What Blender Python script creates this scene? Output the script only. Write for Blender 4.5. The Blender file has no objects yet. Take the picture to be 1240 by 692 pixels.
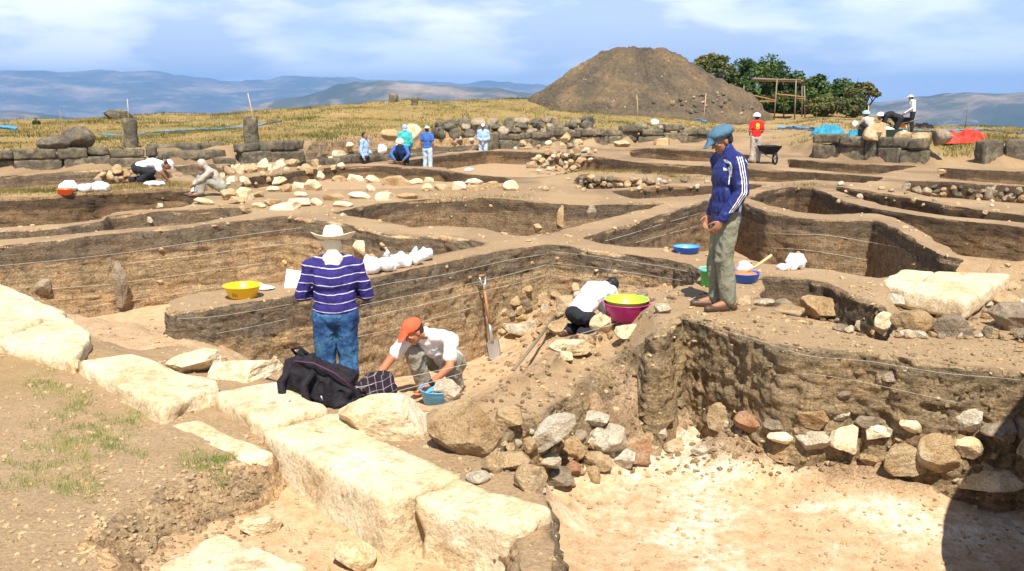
import bpy, bmesh, math, random
import numpy as np
from mathutils import Vector, Matrix, Euler, geometry
from mathutils.bvhtree import BVHTree

C = bpy.context.scene.collection
SC = bpy.context.scene
R = math.radians
# ------------------------------------------------------------------ camera
EYE = 1.95
F = 1100.0                      # focal length in pixels of the 1240 px wide photograph
PITCH = math.atan(223 / F)
cam = bpy.data.cameras.new("camera")
cam.sensor_width = 36.0
cam.lens = 36.0 * F / 1240.0
cam.clip_start = 0.05
cam.clip_end = 90000
camo = bpy.data.objects.new("camera", cam)
C.objects.link(camo)
camo.location = (0, 0, EYE)
camo.rotation_euler = (math.pi / 2 - PITCH, 0, 0)
SC.camera = camo
# ------------------------------------------------------------------ light
SUN_EL, SUN_AZ = R(57), R(174)   # azimuth the light comes from, 180 = straight behind the camera
w = bpy.data.worlds.new("World"); SC.world = w; w.use_nodes = True
nt = w.node_tree; nt.nodes.clear()
N = nt.nodes.new; L = nt.links.new
wo = N("ShaderNodeOutputWorld"); bg = N("ShaderNodeBackground"); bg.inputs[1].default_value = 0.085
sky = N("ShaderNodeTexSky"); sky.sky_type = 'NISHITA'; sky.sun_disc = False
sky.sun_elevation = SUN_EL; sky.sun_rotation = SUN_AZ; sky.altitude = 2500; sky.air_density = 1.0; sky.dust_density = 0.6
# clouds: noise on the cloud deck, mapped by view direction
tc = N("ShaderNodeTexCoord"); sp = N("ShaderNodeSeparateXYZ"); L(tc.outputs["Generated"], sp.inputs[0])
zz = N("ShaderNodeMath"); zz.operation = 'MAXIMUM'; L(sp.outputs[2], zz.inputs[0]); zz.inputs[1].default_value = 0.0
za = N("ShaderNodeMath"); za.operation = 'ADD'; L(zz.outputs[0], za.inputs[0]); za.inputs[1].default_value = 0.055
dx = N("ShaderNodeMath"); dx.operation = 'DIVIDE'; L(sp.outputs[0], dx.inputs[0]); L(za.outputs[0], dx.inputs[1])
dy = N("ShaderNodeMath"); dy.operation = 'DIVIDE'; L(sp.outputs[1], dy.inputs[0]); L(za.outputs[0], dy.inputs[1])
cb = N("ShaderNodeCombineXYZ"); L(dx.outputs[0], cb.inputs[0]); L(dy.outputs[0], cb.inputs[1])
mp = N("ShaderNodeMapping"); L(tc.outputs["Generated"], mp.inputs[0]); mp.inputs["Location"].default_value = (1.3, 0.4, 2.2); mp.inputs["Scale"].default_value = (1.0, 1.0, 3.6)
n1 = N("ShaderNodeTexNoise"); n1.inputs["Scale"].default_value = 3.0; n1.inputs["Detail"].default_value = 10; n1.inputs["Roughness"].default_value = 0.6; n1.inputs["Distortion"].default_value = 0.25
L(mp.outputs[0], n1.inputs[0])
r1 = N("ShaderNodeValToRGB"); r1.color_ramp.elements[0].position = 0.34; r1.color_ramp.elements[1].position = 0.54; r1.color_ramp.elements[0].color = (0.52, 0.52, 0.52, 1)
L(n1.outputs[0], r1.inputs[0])
n2 = N("ShaderNodeTexNoise"); n2.inputs["Scale"].default_value = 5.5; n2.inputs["Detail"].default_value = 8
mp2 = N("ShaderNodeMapping"); L(mp.outputs[0], mp2.inputs[0]); mp2.inputs["Location"].default_value = (5, 2, 4)
L(mp2.outputs[0], n2.inputs[0])
r2 = N("ShaderNodeValToRGB"); r2.color_ramp.elements[0].position = 0.42; r2.color_ramp.elements[0].color = (5.7, 6.3, 7.5, 1)
r2.color_ramp.elements[1].position = 0.54; r2.color_ramp.elements[1].color = (11.0, 10.9, 11.0, 1)
L(n2.outputs[0], r2.inputs[0])
fm = N("ShaderNodeMath"); fm.operation = 'MULTIPLY'; L(r1.outputs[0], fm.inputs[0]); fm.inputs[1].default_value = 0.88
# thin veil close to the horizon
vm = N("ShaderNodeMapRange"); L(sp.outputs[2], vm.inputs[0]); vm.inputs[1].default_value = 0.005; vm.inputs[2].default_value = 0.05; vm.inputs[3].default_value = 0.85; vm.inputs[4].default_value = 1.0
fm2 = N("ShaderNodeMath"); fm2.operation = 'MULTIPLY'; L(fm.outputs[0], fm2.inputs[0]); L(vm.outputs[0], fm2.inputs[1])
# the cloud bank stands low over the hills; overhead the sky is clear
vh = N("ShaderNodeMapRange"); L(sp.outputs[2], vh.inputs[0]); vh.inputs[1].default_value = 0.22; vh.inputs[2].default_value = 0.5; vh.inputs[3].default_value = 1.0; vh.inputs[4].default_value = 0.12
fm3 = N("ShaderNodeMath"); fm3.operation = 'MULTIPLY'; L(fm2.outputs[0], fm3.inputs[0]); L(vh.outputs[0], fm3.inputs[1]); fm2 = fm3
mx = N("ShaderNodeMix"); mx.data_type = 'RGBA'; L(fm2.outputs[0], mx.inputs[0]); L(sky.outputs[0], mx.inputs[6]); L(r2.outputs[0], mx.inputs[7])
L(mx.outputs[2], bg.inputs[0]); L(bg.outputs[0], wo.inputs[0])
sl = bpy.data.lights.new("sun", 'SUN'); sl.energy = 4.9; sl.angle = R(0.53); sl.color = (1.0, 0.93, 0.80)
so = bpy.data.objects.new("sun", sl); C.objects.link(so)
# direction the light travels: away from the camera, slightly to the left
sd = Vector((math.sin(SUN_AZ) * math.cos(SUN_EL), math.cos(SUN_AZ) * math.cos(SUN_EL), math.sin(SUN_EL)))
so.rotation_euler = sd.to_track_quat('Z', 'Y').to_euler()
SC.view_settings.view_transform = 'Standard'
SC.view_settings.look = 'None'
SC.view_settings.exposure = 0.80
SC.view_settings.gamma = 1.0
SC.view_settings.use_curve_mapping = False
SC.cycles.max_bounces = 5
SC.cycles.volume_bounces = 0
SC.cycles.use_denoising = True
SC.cycles.use_adaptive_sampling = True
SC.cycles.adaptive_threshold = 0.02
# ------------------------------------------------------------------ pixel helpers
_Fd = Vector((0, math.cos(PITCH), -math.sin(PITCH))); _Ud = Vector((0, math.sin(PITCH), math.cos(PITCH)))
EYEV = Vector((0, 0, EYE))
def ray(px, py):
    return _Fd + Vector(((px - 620) / F, 0, 0)) + _Ud * ((346 - py) / F)
def G(px, py, z=0.0):
    d = ray(px, py); t = (z - EYE) / d.z
    return EYEV + d * t
def GD(px, py, Y):
    d = ray(px, py); return EYEV + d * (Y / d.y)
# ------------------------------------------------------------------ vector noise
def _h(ix, iy, iz, seed):
    n = (ix * 374761393 + iy * 668265263 + iz * 2147483647 * 3 + seed * 1274126177) & 0xFFFFFFFF
    n = ((n ^ (n >> 13)) * 1274126177) & 0xFFFFFFFF
    n = ((n ^ (n >> 16)) * 2246822519) & 0xFFFFFFFF
    return ((n ^ (n >> 15)) & 0xFFFFFF) / float(0xFFFFFF)
def vn(P, seed=0):
    P = np.asarray(P, dtype=float)
    i = np.floor(P).astype(np.int64); f = P - i; f = f * f * f * (f * (f * 6 - 15) + 10)
    x, y, z = i[:, 0], i[:, 1], i[:, 2]; fx, fy, fz = f[:, 0], f[:, 1], f[:, 2]
    def c(a, b, d): return _h(x + a, y + b, z + d, seed)
    x00 = c(0,0,0)*(1-fx)+c(1,0,0)*fx; x10 = c(0,1,0)*(1-fx)+c(1,1,0)*fx
    x01 = c(0,0,1)*(1-fx)+c(1,0,1)*fx; x11 = c(0,1,1)*(1-fx)+c(1,1,1)*fx
    return ((x00*(1-fy)+x10*fy)*(1-fz) + (x01*(1-fy)+x11*fy)*fz) * 2 - 1
def fbm(P, scale=1.0, octv=4, seed=0, gain=0.5):
    P = np.asarray(P, dtype=float) * scale; a = 1.0; s = 0; t = 0
    for k in range(octv):
        s = s + a * vn(P, seed + k); t += a; a *= gain; P = P * 2.03 + 11.3
    return s / t
def ridged(P, scale=1.0, octv=4, seed=0, gain=0.5):
    P = np.asarray(P, dtype=float) * scale; a = 1.0; s = 0; t = 0
    for k in range(octv):
        s = s + a * (1 - np.abs(vn(P, seed + k))); t += a; a *= gain; P = P * 2.03 + 7.1
    return s / t
# ------------------------------------------------------------------ materials
def newmat(name):
    m = bpy.data.materials.new(name); m.use_nodes = True; n = m.node_tree
    b = n.nodes["Principled BSDF"]; b.inputs["Roughness"].default_value = 0.9
    b.inputs["Specular IOR Level"].default_value = 0.2
    return m, n, b
def coords(n, kind="Object", sc=(1, 1, 1)):
    t = n.nodes.new("ShaderNodeTexCoord"); m = n.nodes.new("ShaderNodeMapping"); m.inputs["Scale"].default_value = sc
    if kind == "World":
        g = n.nodes.new("ShaderNodeNewGeometry"); n.links.new(g.outputs["Position"], m.inputs[0])
    else: n.links.new(t.outputs[kind], m.inputs[0])
    return m.outputs[0]
def noise(n, co, scale, detail=6, rough=0.55, dist=0.0):
    t = n.nodes.new("ShaderNodeTexNoise"); n.links.new(co, t.inputs[0]); t.inputs["Scale"].default_value = scale
    t.inputs["Detail"].default_value = detail; t.inputs["Roughness"].default_value = rough; t.inputs["Distortion"].default_value = dist
    return t.outputs[0]
def ramp(n, fac, stops):
    r = n.nodes.new("ShaderNodeValToRGB"); e = r.color_ramp.elements
    while len(e) < len(stops): e.new(0.5)
    for k, (p, c) in enumerate(stops):
        e[k].position = p; e[k].color = (c[0], c[1], c[2], 1)
    n.links.new(fac, r.inputs[0]); return r.outputs[0]
def mix(n, fac, a, b, mode='MIX'):
    m = n.nodes.new("ShaderNodeMix"); m.data_type = 'RGBA'; m.blend_type = mode
    for s, v in ((0, fac), (6, a), (7, b)):
        if isinstance(v, (int, float)): m.inputs[s].default_value = v
        elif isinstance(v, tuple): m.inputs[s].default_value = (*v, 1)
        else: n.links.new(v, m.inputs[s])
    return m.outputs[2]
def math_(n, op, a, b=0.0, clamp=False):
    m = n.nodes.new("ShaderNodeMath"); m.operation = op; m.use_clamp = clamp
    for s, v in ((0, a), (1, b)):
        if isinstance(v, (int, float)): m.inputs[s].default_value = v
        else: n.links.new(v, m.inputs[s])
    return m.outputs[0]
def bump(n, b, h, strength=0.5, dist=0.02):
    t = n.nodes.new("ShaderNodeBump"); t.inputs["Strength"].default_value = strength; t.inputs["Distance"].default_value = dist
    n.links.new(h, t.inputs["Height"]); n.links.new(t.outputs[0], b.inputs["Normal"])
def attr(n, name):
    a = n.nodes.new("ShaderNodeAttribute"); a.attribute_name = name; return a.outputs["Fac"]
M = {}
def ground_mat():
    m, n, b = newmat("dust"); co = coords(n, "World")
    big = noise(n, co, 0.7, 5); mid = noise(n, co, 5, 8, 0.65); fine = noise(n, co, 45, 6, 0.7)
    c = ramp(n, big, [(0.3, (0.44, 0.295, 0.165)), (0.5, (0.56, 0.395, 0.23)), (0.7, (0.66, 0.50, 0.315))])
    c = mix(n, 0.5, c, ramp(n, mid, [(0.3, (0.34, 0.215, 0.115)), (0.5, (0.56, 0.39, 0.215)), (0.7, (0.70, 0.54, 0.345))]))
    c = mix(n, 0.75, c, ramp(n, fine, [(0.34, (0.52, 0.46, 0.4)), (0.5, (0.9, 0.88, 0.86)), (0.66, (1.12, 1.12, 1.12))]), 'MULTIPLY')
    v = n.nodes.new("ShaderNodeTexVoronoi"); n.links.new(co, v.inputs[0]); v.inputs["Scale"].default_value = 26
    peb = ramp(n, v.outputs["Distance"], [(0.10, (1, 1, 1)), (0.17, (0, 0, 0))])
    pm = math_(n, 'MULTIPLY', math_(n, 'GREATER_THAN', noise(n, co, 9, 2), 0.57), peb)
    c = mix(n, pm, c, (0.62, 0.55, 0.43))
    # dark earth: attribute (patches, pit rims, far ground) and green and dry grass cover
    dk = attr(n, "dark"); c = mix(n, math_(n, 'MULTIPLY', dk, math_(n, 'ADD', math_(n, 'MULTIPLY', mid, 0.8), 0.62), True), c, mix(n, fine, (0.12, 0.08, 0.05), (0.30, 0.205, 0.12)))
    gr = attr(n, "grassy"); gm = math_(n, 'MULTIPLY', gr, ramp(n, noise(n, co, 0.9, 6, 0.7), [(0.28, (0.35, 0.35, 0.35)), (0.5, (1, 1, 1))]), True)
    gcol = ramp(n, noise(n, co, 0.45, 6, 0.7), [(0.3, (0.10, 0.105, 0.025)), (0.45, (0.21, 0.16, 0.05)), (0.56, (0.30, 0.20, 0.075)), (0.7, (0.14, 0.13, 0.035))])
    c = mix(n, gm, c, gcol)
    n.links.new(c, b.inputs["Base Color"])
    bump(n, b, math_(n, 'ADD', fine, math_(n, 'MULTIPLY', mid, 1.6)), 0.75, 0.03)
    return m
def floor_mat(pale):
    m, n, b = newmat("floor_earth"); co = coords(n, "World")
    big = noise(n, co, 1.1, 6, 0.6); mid = noise(n, co, 7, 8, 0.65); fine = noise(n, co, 50, 6, 0.7)
    c = ramp(n, mid, [(0.3, (0.40, 0.26, 0.145)), (0.5, (0.53, 0.37, 0.22)), (0.7, (0.62, 0.46, 0.30))])
    if pale:
        mm = math_(n, 'MULTIPLY', ramp(n, noise(n, co, 0.85, 10, 0.68, 0.4), [(0.46, (0, 0, 0)), (0.56, (1, 1, 1))]), ramp(n, noise(n, co, 13, 6, 0.7), [(0.40, (0.1, 0.1, 0.1)), (0.60, (1, 1, 1))]))
        c = mix(n, mm, c, (0.76, 0.68, 0.55))
    c = mix(n, 0.6, c, ramp(n, fine, [(0.34, (0.55, 0.5, 0.45)), (0.5, (0.92, 0.9, 0.88)), (0.66, (1.08, 1.08, 1.08))]), 'MULTIPLY')
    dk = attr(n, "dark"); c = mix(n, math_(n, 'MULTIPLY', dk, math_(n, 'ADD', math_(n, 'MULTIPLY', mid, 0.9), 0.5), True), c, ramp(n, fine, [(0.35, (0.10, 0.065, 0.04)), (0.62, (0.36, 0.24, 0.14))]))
    n.links.new(c, b.inputs["Base Color"])
    bump(n, b, math_(n, 'ADD', fine, math_(n, 'MULTIPLY', mid, 1.5)), 0.6, 0.025)
    return m
def wall_mat(name, top, mid_, low, zt=-0.25, zl=-0.6):
    """exposed soil section: dark upper stratum, paler brown strata below, thin bands, roots, cracks"""
    m, n, b = newmat(name); co = coords(n, "World")
    cs = coords(n, "World", (0.7, 0.7, 7.0))
    st = noise(n, cs, 2.2, 8, 0.65, 0.6); mid = noise(n, co, 6, 8, 0.7); fine = noise(n, co, 38, 7, 0.72)
    g = n.nodes.new("ShaderNodeNewGeometry"); s = n.nodes.new("ShaderNodeSeparateXYZ"); n.links.new(g.outputs["Position"], s.inputs[0])
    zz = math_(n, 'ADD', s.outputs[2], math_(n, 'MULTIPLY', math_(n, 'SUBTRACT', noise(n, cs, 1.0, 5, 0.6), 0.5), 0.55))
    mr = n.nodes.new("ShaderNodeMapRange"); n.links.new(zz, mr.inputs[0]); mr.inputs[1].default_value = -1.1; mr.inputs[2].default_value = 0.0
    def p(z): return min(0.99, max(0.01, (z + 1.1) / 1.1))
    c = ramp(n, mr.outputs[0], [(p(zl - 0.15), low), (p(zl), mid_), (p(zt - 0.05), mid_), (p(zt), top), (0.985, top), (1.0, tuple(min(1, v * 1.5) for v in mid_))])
    c = mix(n, 0.6, c, ramp(n, st, [(0.3, (0.5, 0.47, 0.44)), (0.5, (0.97, 0.95, 0.92)), (0.68, (1.45, 1.4, 1.3))]), 'MULTIPLY')
    c = mix(n, 0.9, c, ramp(n, mid, [(0.3, (0.5, 0.47, 0.43)), (0.5, (1, 1, 1)), (0.7, (1.35, 1.33, 1.28))]), 'MULTIPLY')
    c = mix(n, 1.0, c, ramp(n, fine, [(0.33, (0.5, 0.48, 0.46)), (0.5, (1.0, 1.0, 1.0)), (0.66, (1.4, 1.37, 1.32))]), 'MULTIPLY')
    # rusty and grey patches, dry cracks, root holes
    c = mix(n, math_(n, 'MULTIPLY', ramp(n, noise(n, co, 2.3, 5, 0.6), [(0.48, (0, 0, 0)), (0.6, (1, 1, 1))]), 0.3), c, mix(n, 1.0, c, (1.25, 0.98, 0.70), 'MULTIPLY'))
    cw = n.nodes.new("ShaderNodeTexVoronoi"); cw.feature = 'DISTANCE_TO_EDGE'
    wv = n.nodes.new("ShaderNodeVectorMath"); wv.operation = 'MULTIPLY_ADD'
    nv = n.nodes.new("ShaderNodeTexNoise"); n.links.new(co, nv.inputs[0]); nv.inputs["Scale"].default_value = 6; nv.inputs["Detail"].default_value = 5
    n.links.new(nv.outputs["Color"], wv.inputs[0]); wv.inputs[1].default_value = (.35, .35, .35); n.links.new(coords(n, "World", (1, 1, .55)), wv.inputs[2])
    n.links.new(wv.outputs[0], cw.inputs[0]); cw.inputs["Scale"].default_value = 4.2
    ck = math_(n, 'MULTIPLY', ramp(n, cw.outputs["Distance"], [(0.0, (1, 1, 1)), (0.035, (0, 0, 0))]), ramp(n, noise(n, co, 1.9, 3), [(0.45, (0, 0, 0)), (0.6, (1, 1, 1))]))
    c = mix(n, math_(n, 'MULTIPLY', ck, 0.7), c, (0.05, 0.035, 0.02))
    ho = ramp(n, noise(n, co, 11, 4, 0.6), [(0.30, (1, 1, 1)), (0.345, (0, 0, 0))])
    c = mix(n, math_(n, 'MULTIPLY', ho, 0.75), c, (0.035, 0.025, 0.018))
    v = n.nodes.new("ShaderNodeTexVoronoi"); n.links.new(co, v.inputs[0]); v.inputs["Scale"].default_value = 15
    inc = ramp(n, v.outputs["Distance"], [(0.07, (1, 1, 1)), (0.12, (0, 0, 0))])
    pm = math_(n, 'MULTIPLY', math_(n, 'GREATER_THAN', noise(n, co, 7, 2), 0.68), inc)
    c = mix(n, pm, c, (0.62, 0.57, 0.48))
    n.links.new(c, b.inputs["Base Color"])
    bump(n, b, math_(n, 'ADD', math_(n, 'ADD', fine, math_(n, 'MULTIPLY', mid, 1.6)), math_(n, 'MULTIPLY', st, 0.8)), 1.0, 0.04)
    return m
def stone_mat(name, a, b_, c_, lich=0.0, sc=1.0, bs=1.0):
    m, n, b = newmat(name)
    co = coords(n, "World")
    big = noise(n, co, 3.0 * sc, 6, 0.6); mid = noise(n, co, 14 * sc, 8, 0.65); fine = noise(n, co, 70 * sc, 6, 0.7)
    c = ramp(n, big, [(0.32, a), (0.5, b_), (0.66, c_)])
    c = mix(n, 0.7, c, ramp(n, mid, [(0.3, (0.52, 0.46, 0.38)), (0.48, (1, 1, 1)), (0.7, (1.15, 1.13, 1.1))]), 'MULTIPLY')
    c = mix(n, 0.45, c, ramp(n, noise(n, co, 7 * sc, 9, 0.75, 1.2), [(0.40, (0.62, 0.50, 0.36)), (0.47, (1, 1, 1))]), 'MULTIPLY')
    c = mix(n, 0.8, c, ramp(n, fine, [(0.34, (0.58, 0.54, 0.48)), (0.5, (1, 1, 1)), (0.66, (1.12, 1.12, 1.12))]), 'MULTIPLY')
    if lich:
        c = mix(n, math_(n, 'MULTIPLY', ramp(n, noise(n, co, 5, 8, 0.7), [(0.48, (0, 0, 0)), (0.58, (1, 1, 1))]), lich), c, (0.07, 0.066, 0.055))
        c = mix(n, math_(n, 'MULTIPLY', ramp(n, noise(n, co, 8.3, 6, 0.7), [(0.60, (0, 0, 0)), (0.66, (1, 1, 1))]), 0.5), c, (0.34, 0.33, 0.27))
    n.links.new(c, b.inputs["Base Color"])
    bump(n, b, math_(n, 'ADD', fine, math_(n, 'MULTIPLY', mid, 2.4)), bs, 0.03)
    return m
def plain(name, col, rough=0.8, spec=0.2, nz=0.0, nscale=20, bmp=0.0, trans=0.0):
    m, n, b = newmat(name); b.inputs["Roughness"].default_value = rough; b.inputs["Specular IOR Level"].default_value = spec
    co = coords(n, "Object")
    if nz:
        f = noise(n, co, nscale, 5)
        n.links.new(mix(n, f, tuple(max(0, v * (1 - nz)) for v in col), tuple(min(1, v * (1 + nz)) for v in col)), b.inputs["Base Color"])
    else: b.inputs["Base Color"].default_value = (*col, 1)
    if bmp: bump(n, b, noise(n, co, nscale, 6), bmp, 0.01)
    if trans: b.inputs["Transmission Weight"].default_value = trans
    return m
M['dust'] = ground_mat(); M['floor'] = floor_mat(False); M['plaster'] = floor_mat(True)
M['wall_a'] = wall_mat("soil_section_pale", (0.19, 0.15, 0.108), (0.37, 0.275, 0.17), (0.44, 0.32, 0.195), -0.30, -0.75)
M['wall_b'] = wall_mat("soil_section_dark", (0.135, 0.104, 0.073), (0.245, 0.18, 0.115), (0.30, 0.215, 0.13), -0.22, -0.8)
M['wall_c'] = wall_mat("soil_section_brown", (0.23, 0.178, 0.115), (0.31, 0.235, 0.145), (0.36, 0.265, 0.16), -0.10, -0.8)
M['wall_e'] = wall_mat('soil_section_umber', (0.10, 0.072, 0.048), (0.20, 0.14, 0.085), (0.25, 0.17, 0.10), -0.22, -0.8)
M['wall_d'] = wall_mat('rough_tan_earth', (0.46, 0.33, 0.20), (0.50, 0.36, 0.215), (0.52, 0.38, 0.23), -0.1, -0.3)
M['lime'] = stone_mat("pale_limestone", (0.58, 0.44, 0.26), (0.69, 0.56, 0.37), (0.77, 0.67, 0.50), sc=0.6, bs=0.6)
M['tan'] = stone_mat("tan_stone", (0.43, 0.28, 0.14), (0.57, 0.41, 0.235), (0.68, 0.54, 0.36))
M['white_stone'] = stone_mat("white_stone", (0.56, 0.48, 0.35), (0.68, 0.60, 0.47), (0.78, 0.73, 0.62))
M['red_stone'] = stone_mat("reddish_stone", (0.40, 0.21, 0.12), (0.50, 0.28, 0.165), (0.54, 0.38, 0.25))
M['grey_stone'] = stone_mat("grey_stone", (0.25, 0.20, 0.145), (0.37, 0.30, 0.22), (0.50, 0.42, 0.31))
M['old_stone'] = stone_mat("weathered_wall_stone", (0.10, 0.088, 0.066), (0.17, 0.145, 0.105), (0.27, 0.225, 0.15), lich=0.75, sc=0.5)
# ------------------------------------------------------------------ objects
def tag(o, label=None, cat=None, group=None, kind=None):
    if label: o["label"] = label
    if cat: o["category"] = cat
    if group: o["group"] = group
    if kind: o["kind"] = kind
    return o
def mesh(name, verts, faces, mat=None, parent=None, smooth=True):
    me = bpy.data.meshes.new(name); me.from_pydata([tuple(v) for v in verts], [], [tuple(int(i) for i in f) for f in faces]); me.update()
    if smooth: me.polygons.foreach_set("use_smooth", [True] * len(me.polygons))
    o = bpy.data.objects.new(name, me); C.objects.link(o)
    if mat: me.materials.append(mat)
    if parent: o.parent = parent
    return o
def empty(name, loc=(0, 0, 0), rz=0.0):
    o = bpy.data.objects.new(name, None); C.objects.link(o); o.location = loc; o.rotation_euler = (0, 0, rz); o.empty_display_size = 0.1; return o
# ------------------------------------------------------------------ terrain functions
CREST = np.array([(-1400, 50, 153), (-200, 50, 151), (0, 50, 149), (150, 52, 142), (300, 52, 136), (400, 55, 127), (520, 60, 122), (640, 64, 121), (850, 82, 127), (1000, 82, 133), (1055, 66, 142), (1110, 47, 153), (1240, 44, 158), (1900, 44, 162)], float)
WLINE = np.array([(-1400, 19), (-200, 23), (0, 25.8), (190, 28), (340, 30), (480, 34.5), (640, 39.5), (770, 43), (880, 45), (940, 37), (985, 32.2), (1120, 28.8), (1240, 28.0), (1900, 26)], float)
STEP = np.array([(-1400, .55), (0, .55), (190, .5), (340, .55), (640, .62), (840, .55), (895, .15), (955, .15), (985, .62), (1118, .62), (1128, .2), (1180, .2), (1192, .6), (1900, .6)], float)
def features():
    def poly(pts, z=0.0): return np.array([G(a, b, z)[:2] for a, b in pts])
    F_ = []
    F_.append((poly([(560, 478), (610, 470), (650, 445), (700, 412), (735, 402), (765, 412), (775, 440), (740, 500), (705, 545), (690, 610), (640, 640), (590, 600), (540, 560), (540, 500)], -0.4), -0.44, 0.45))
    F_.append((poly([(1085, 338), (1170, 324), (1450, 335), (1500, 425), (1240, 415), (1078, 398)], -0.1), -0.20, 0.20))
    F_.append((poly([(60, 395), (110, 425), (200, 440), (300, 455), (345, 475), (430, 500), (520, 520), (600, 560), (480, 480), (340, 450), (240, 405), (150, 400)], -.1), -0.12, 0.35))
    F_.append((poly([(-200, 236), (0, 236), (70, 234), (130, 228), (232, 226), (232, 210), (-200, 215)], .1), 0.10, 0.5))
    F_.append((poly([(690, 206), (800, 208), (815, 216), (700, 213)], .1), 0.12, 0.6))
    return F_
def sdf_poly(P, poly):
    P = np.asarray(P); d = np.full(len(P), 1e9); ins = np.zeros(len(P), bool); n = len(poly)
    for k in range(n):
        a = poly[k]; b = poly[(k + 1) % n]; e = b - a; w_ = P - a
        t = np.clip((w_ @ e) / max(1e-12, e @ e), 0, 1); q = w_ - t[:, None] * e
        d = np.minimum(d, np.einsum('ij,ij->i', q, q))
        c = (a[1] > P[:, 1]) != (b[1] > P[:, 1])
        with np.errstate(divide='ignore', invalid='ignore'):
            xi = (b[0] - a[0]) * (P[:, 1] - a[1]) / (b[1] - a[1] + 1e-30) + a[0]
        ins ^= c & (P[:, 0] < xi)
    d = np.sqrt(d); return np.where(ins, -d, d)
FEATS = features()
def sstep(x): x = np.clip(x, 0, 1); return x * x * (3 - 2 * x)
def zt(x, y):
    x = np.atleast_1d(np.asarray(x, float)); y = np.atleast_1d(np.asarray(y, float))
    P = np.stack([x, y], 1); yy = np.maximum(y, 1.0)
    px = 620 + F * x / yy * 1.0
    wl = np.interp(px, WLINE[:, 0], WLINE[:, 1]); st = np.interp(px, STEP[:, 0], STEP[:, 1])
    dc = np.interp(px, CREST[:, 0], CREST[:, 1]); yc = np.interp(px, CREST[:, 0], CREST[:, 2])
    zc = EYE - (yc - 123) / F * dc
    z = np.zeros(len(x))
    back = sstep((y - wl - 0.25) / 0.35) * st
    t = np.clip((y - wl - 0.6) / np.maximum(1, dc - wl - 0.6), 0, 1)
    z = back + (zc - st) * (t * t * 0.4 + t * 0.6)
    z = z - np.clip(y - dc, 0, None) * 0.20 * sstep((y - dc) / 14)
    z = z + fbm(np.stack([x, y, x * 0], 1), 0.25, 3, 5) * 0.22 * sstep((y - wl) / 6)
    for poly, dz, bl in FEATS:
        z = z + dz * sstep(0.5 - sdf_poly(P, poly) / bl)
    z = z + fbm(np.stack([x, y, x * 0], 1), 1.3, 3, 9) * 0.030
    z = z + fbm(np.stack([x, y, x * 0], 1), 9.0, 3, 19) * 0.010
    return z
def GTv(q):
    """pixels -> points on the undug ground surface (vectorised)"""
    q = np.asarray(q, float)
    d = np.array([tuple(ray(a, b)) for a, b in q]); z = np.zeros(len(q))
    for k in range(14):
        t = (z - EYE) / d[:, 2]; z = 0.5 * z + 0.5 * zt(d[:, 0] * t, d[:, 1] * t)
    t = (z - EYE) / d[:, 2]
    return np.column_stack([d[:, 0] * t, d[:, 1] * t])
def GT(px, py): return GTv([(px, py)])[0]
# ------------------------------------------------------------------ excavation squares: outline traced on the ground, floor levels as spot heights (px, py, z)
PITS = []
def pit(pts, floor, mat='wall_b', fmat='floor', rough=1.0):
    PITS.append(dict(pts=pts, floor=floor, mat=mat, fmat=fmat, rough=rough))
# 0: the long trench with the soil baulk standing in it like a pier
pit([(-190, 316), (-90, 306), (0, 298), (60, 292), (129, 284), (206, 277), (290, 267), (348, 262),
     (368, 264), (405, 270), (440, 276), (472, 284), (506, 286), (535, 285), (570, 290), (590, 296),
     (540, 307), (480, 318), (440, 327), (400, 334), (340, 342), (280, 348), (240, 355), (212, 362), (203, 368), (204, 378),
     (250, 374), (300, 367), (355, 356), (400, 348), (450, 337), (500, 326), (560, 313), (600, 305), (640, 299), (663, 296),
     (690, 298), (720, 303), (760, 308), (800, 313), (835, 320), (852, 330), (840, 345), (806, 362), (775, 378), (745, 396), (700, 420),
     (655, 447), (620, 462), (585, 478), (556, 492), (520, 500), (470, 492), (430, 482), (380, 474), (345, 466), (310, 448), (262, 430), (215, 418), (170, 425), (115, 410), (85, 392), (50, 370), (0, 350), (-90, 344), (-190, 352)],
    [(-100, 350, -1.2), (0, 345, -1.2), (110, 385, -1.2), (160, 396, -1.2), (203, 388, -1.2), (198, 372, -1.2), (300, 385, -1.2), (400, 370, -1.2), (500, 350, -1.2), (560, 330, -1.2), (345, 335, -1.2),
     (95, 394, -.36), (135, 402, -.36), (170, 409, -.33), (205, 402, -.27), (247, 409, -.33), (230, 425, -.2), (60, 378, -.3), (180, 425, -.2), (290, 440, -.33),
     (274, 424, -.52), (340, 446, -.78), (400, 468, -1.02), (460, 478, -1.12), (520, 470, -1.2), (560, 452, -1.3), (600, 434, -1.35), (430, 520, -1.0), (560, 478, -1.25), (480, 500, -1.1),
     (640, 425, -1.05), (630, 448, -1.1), (664, 396, -.88), (690, 375, -.66), (740, 357, -.54), (700, 352, -.6), (800, 352, -.36), (840, 345, -.12), (762, 384, -.3), (705, 412, -.5), (650, 446, -.75), (600, 474, -.8), (350, 480, -.5), (740, 335, -.6)],
    'wall_a', 'floor')
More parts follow.
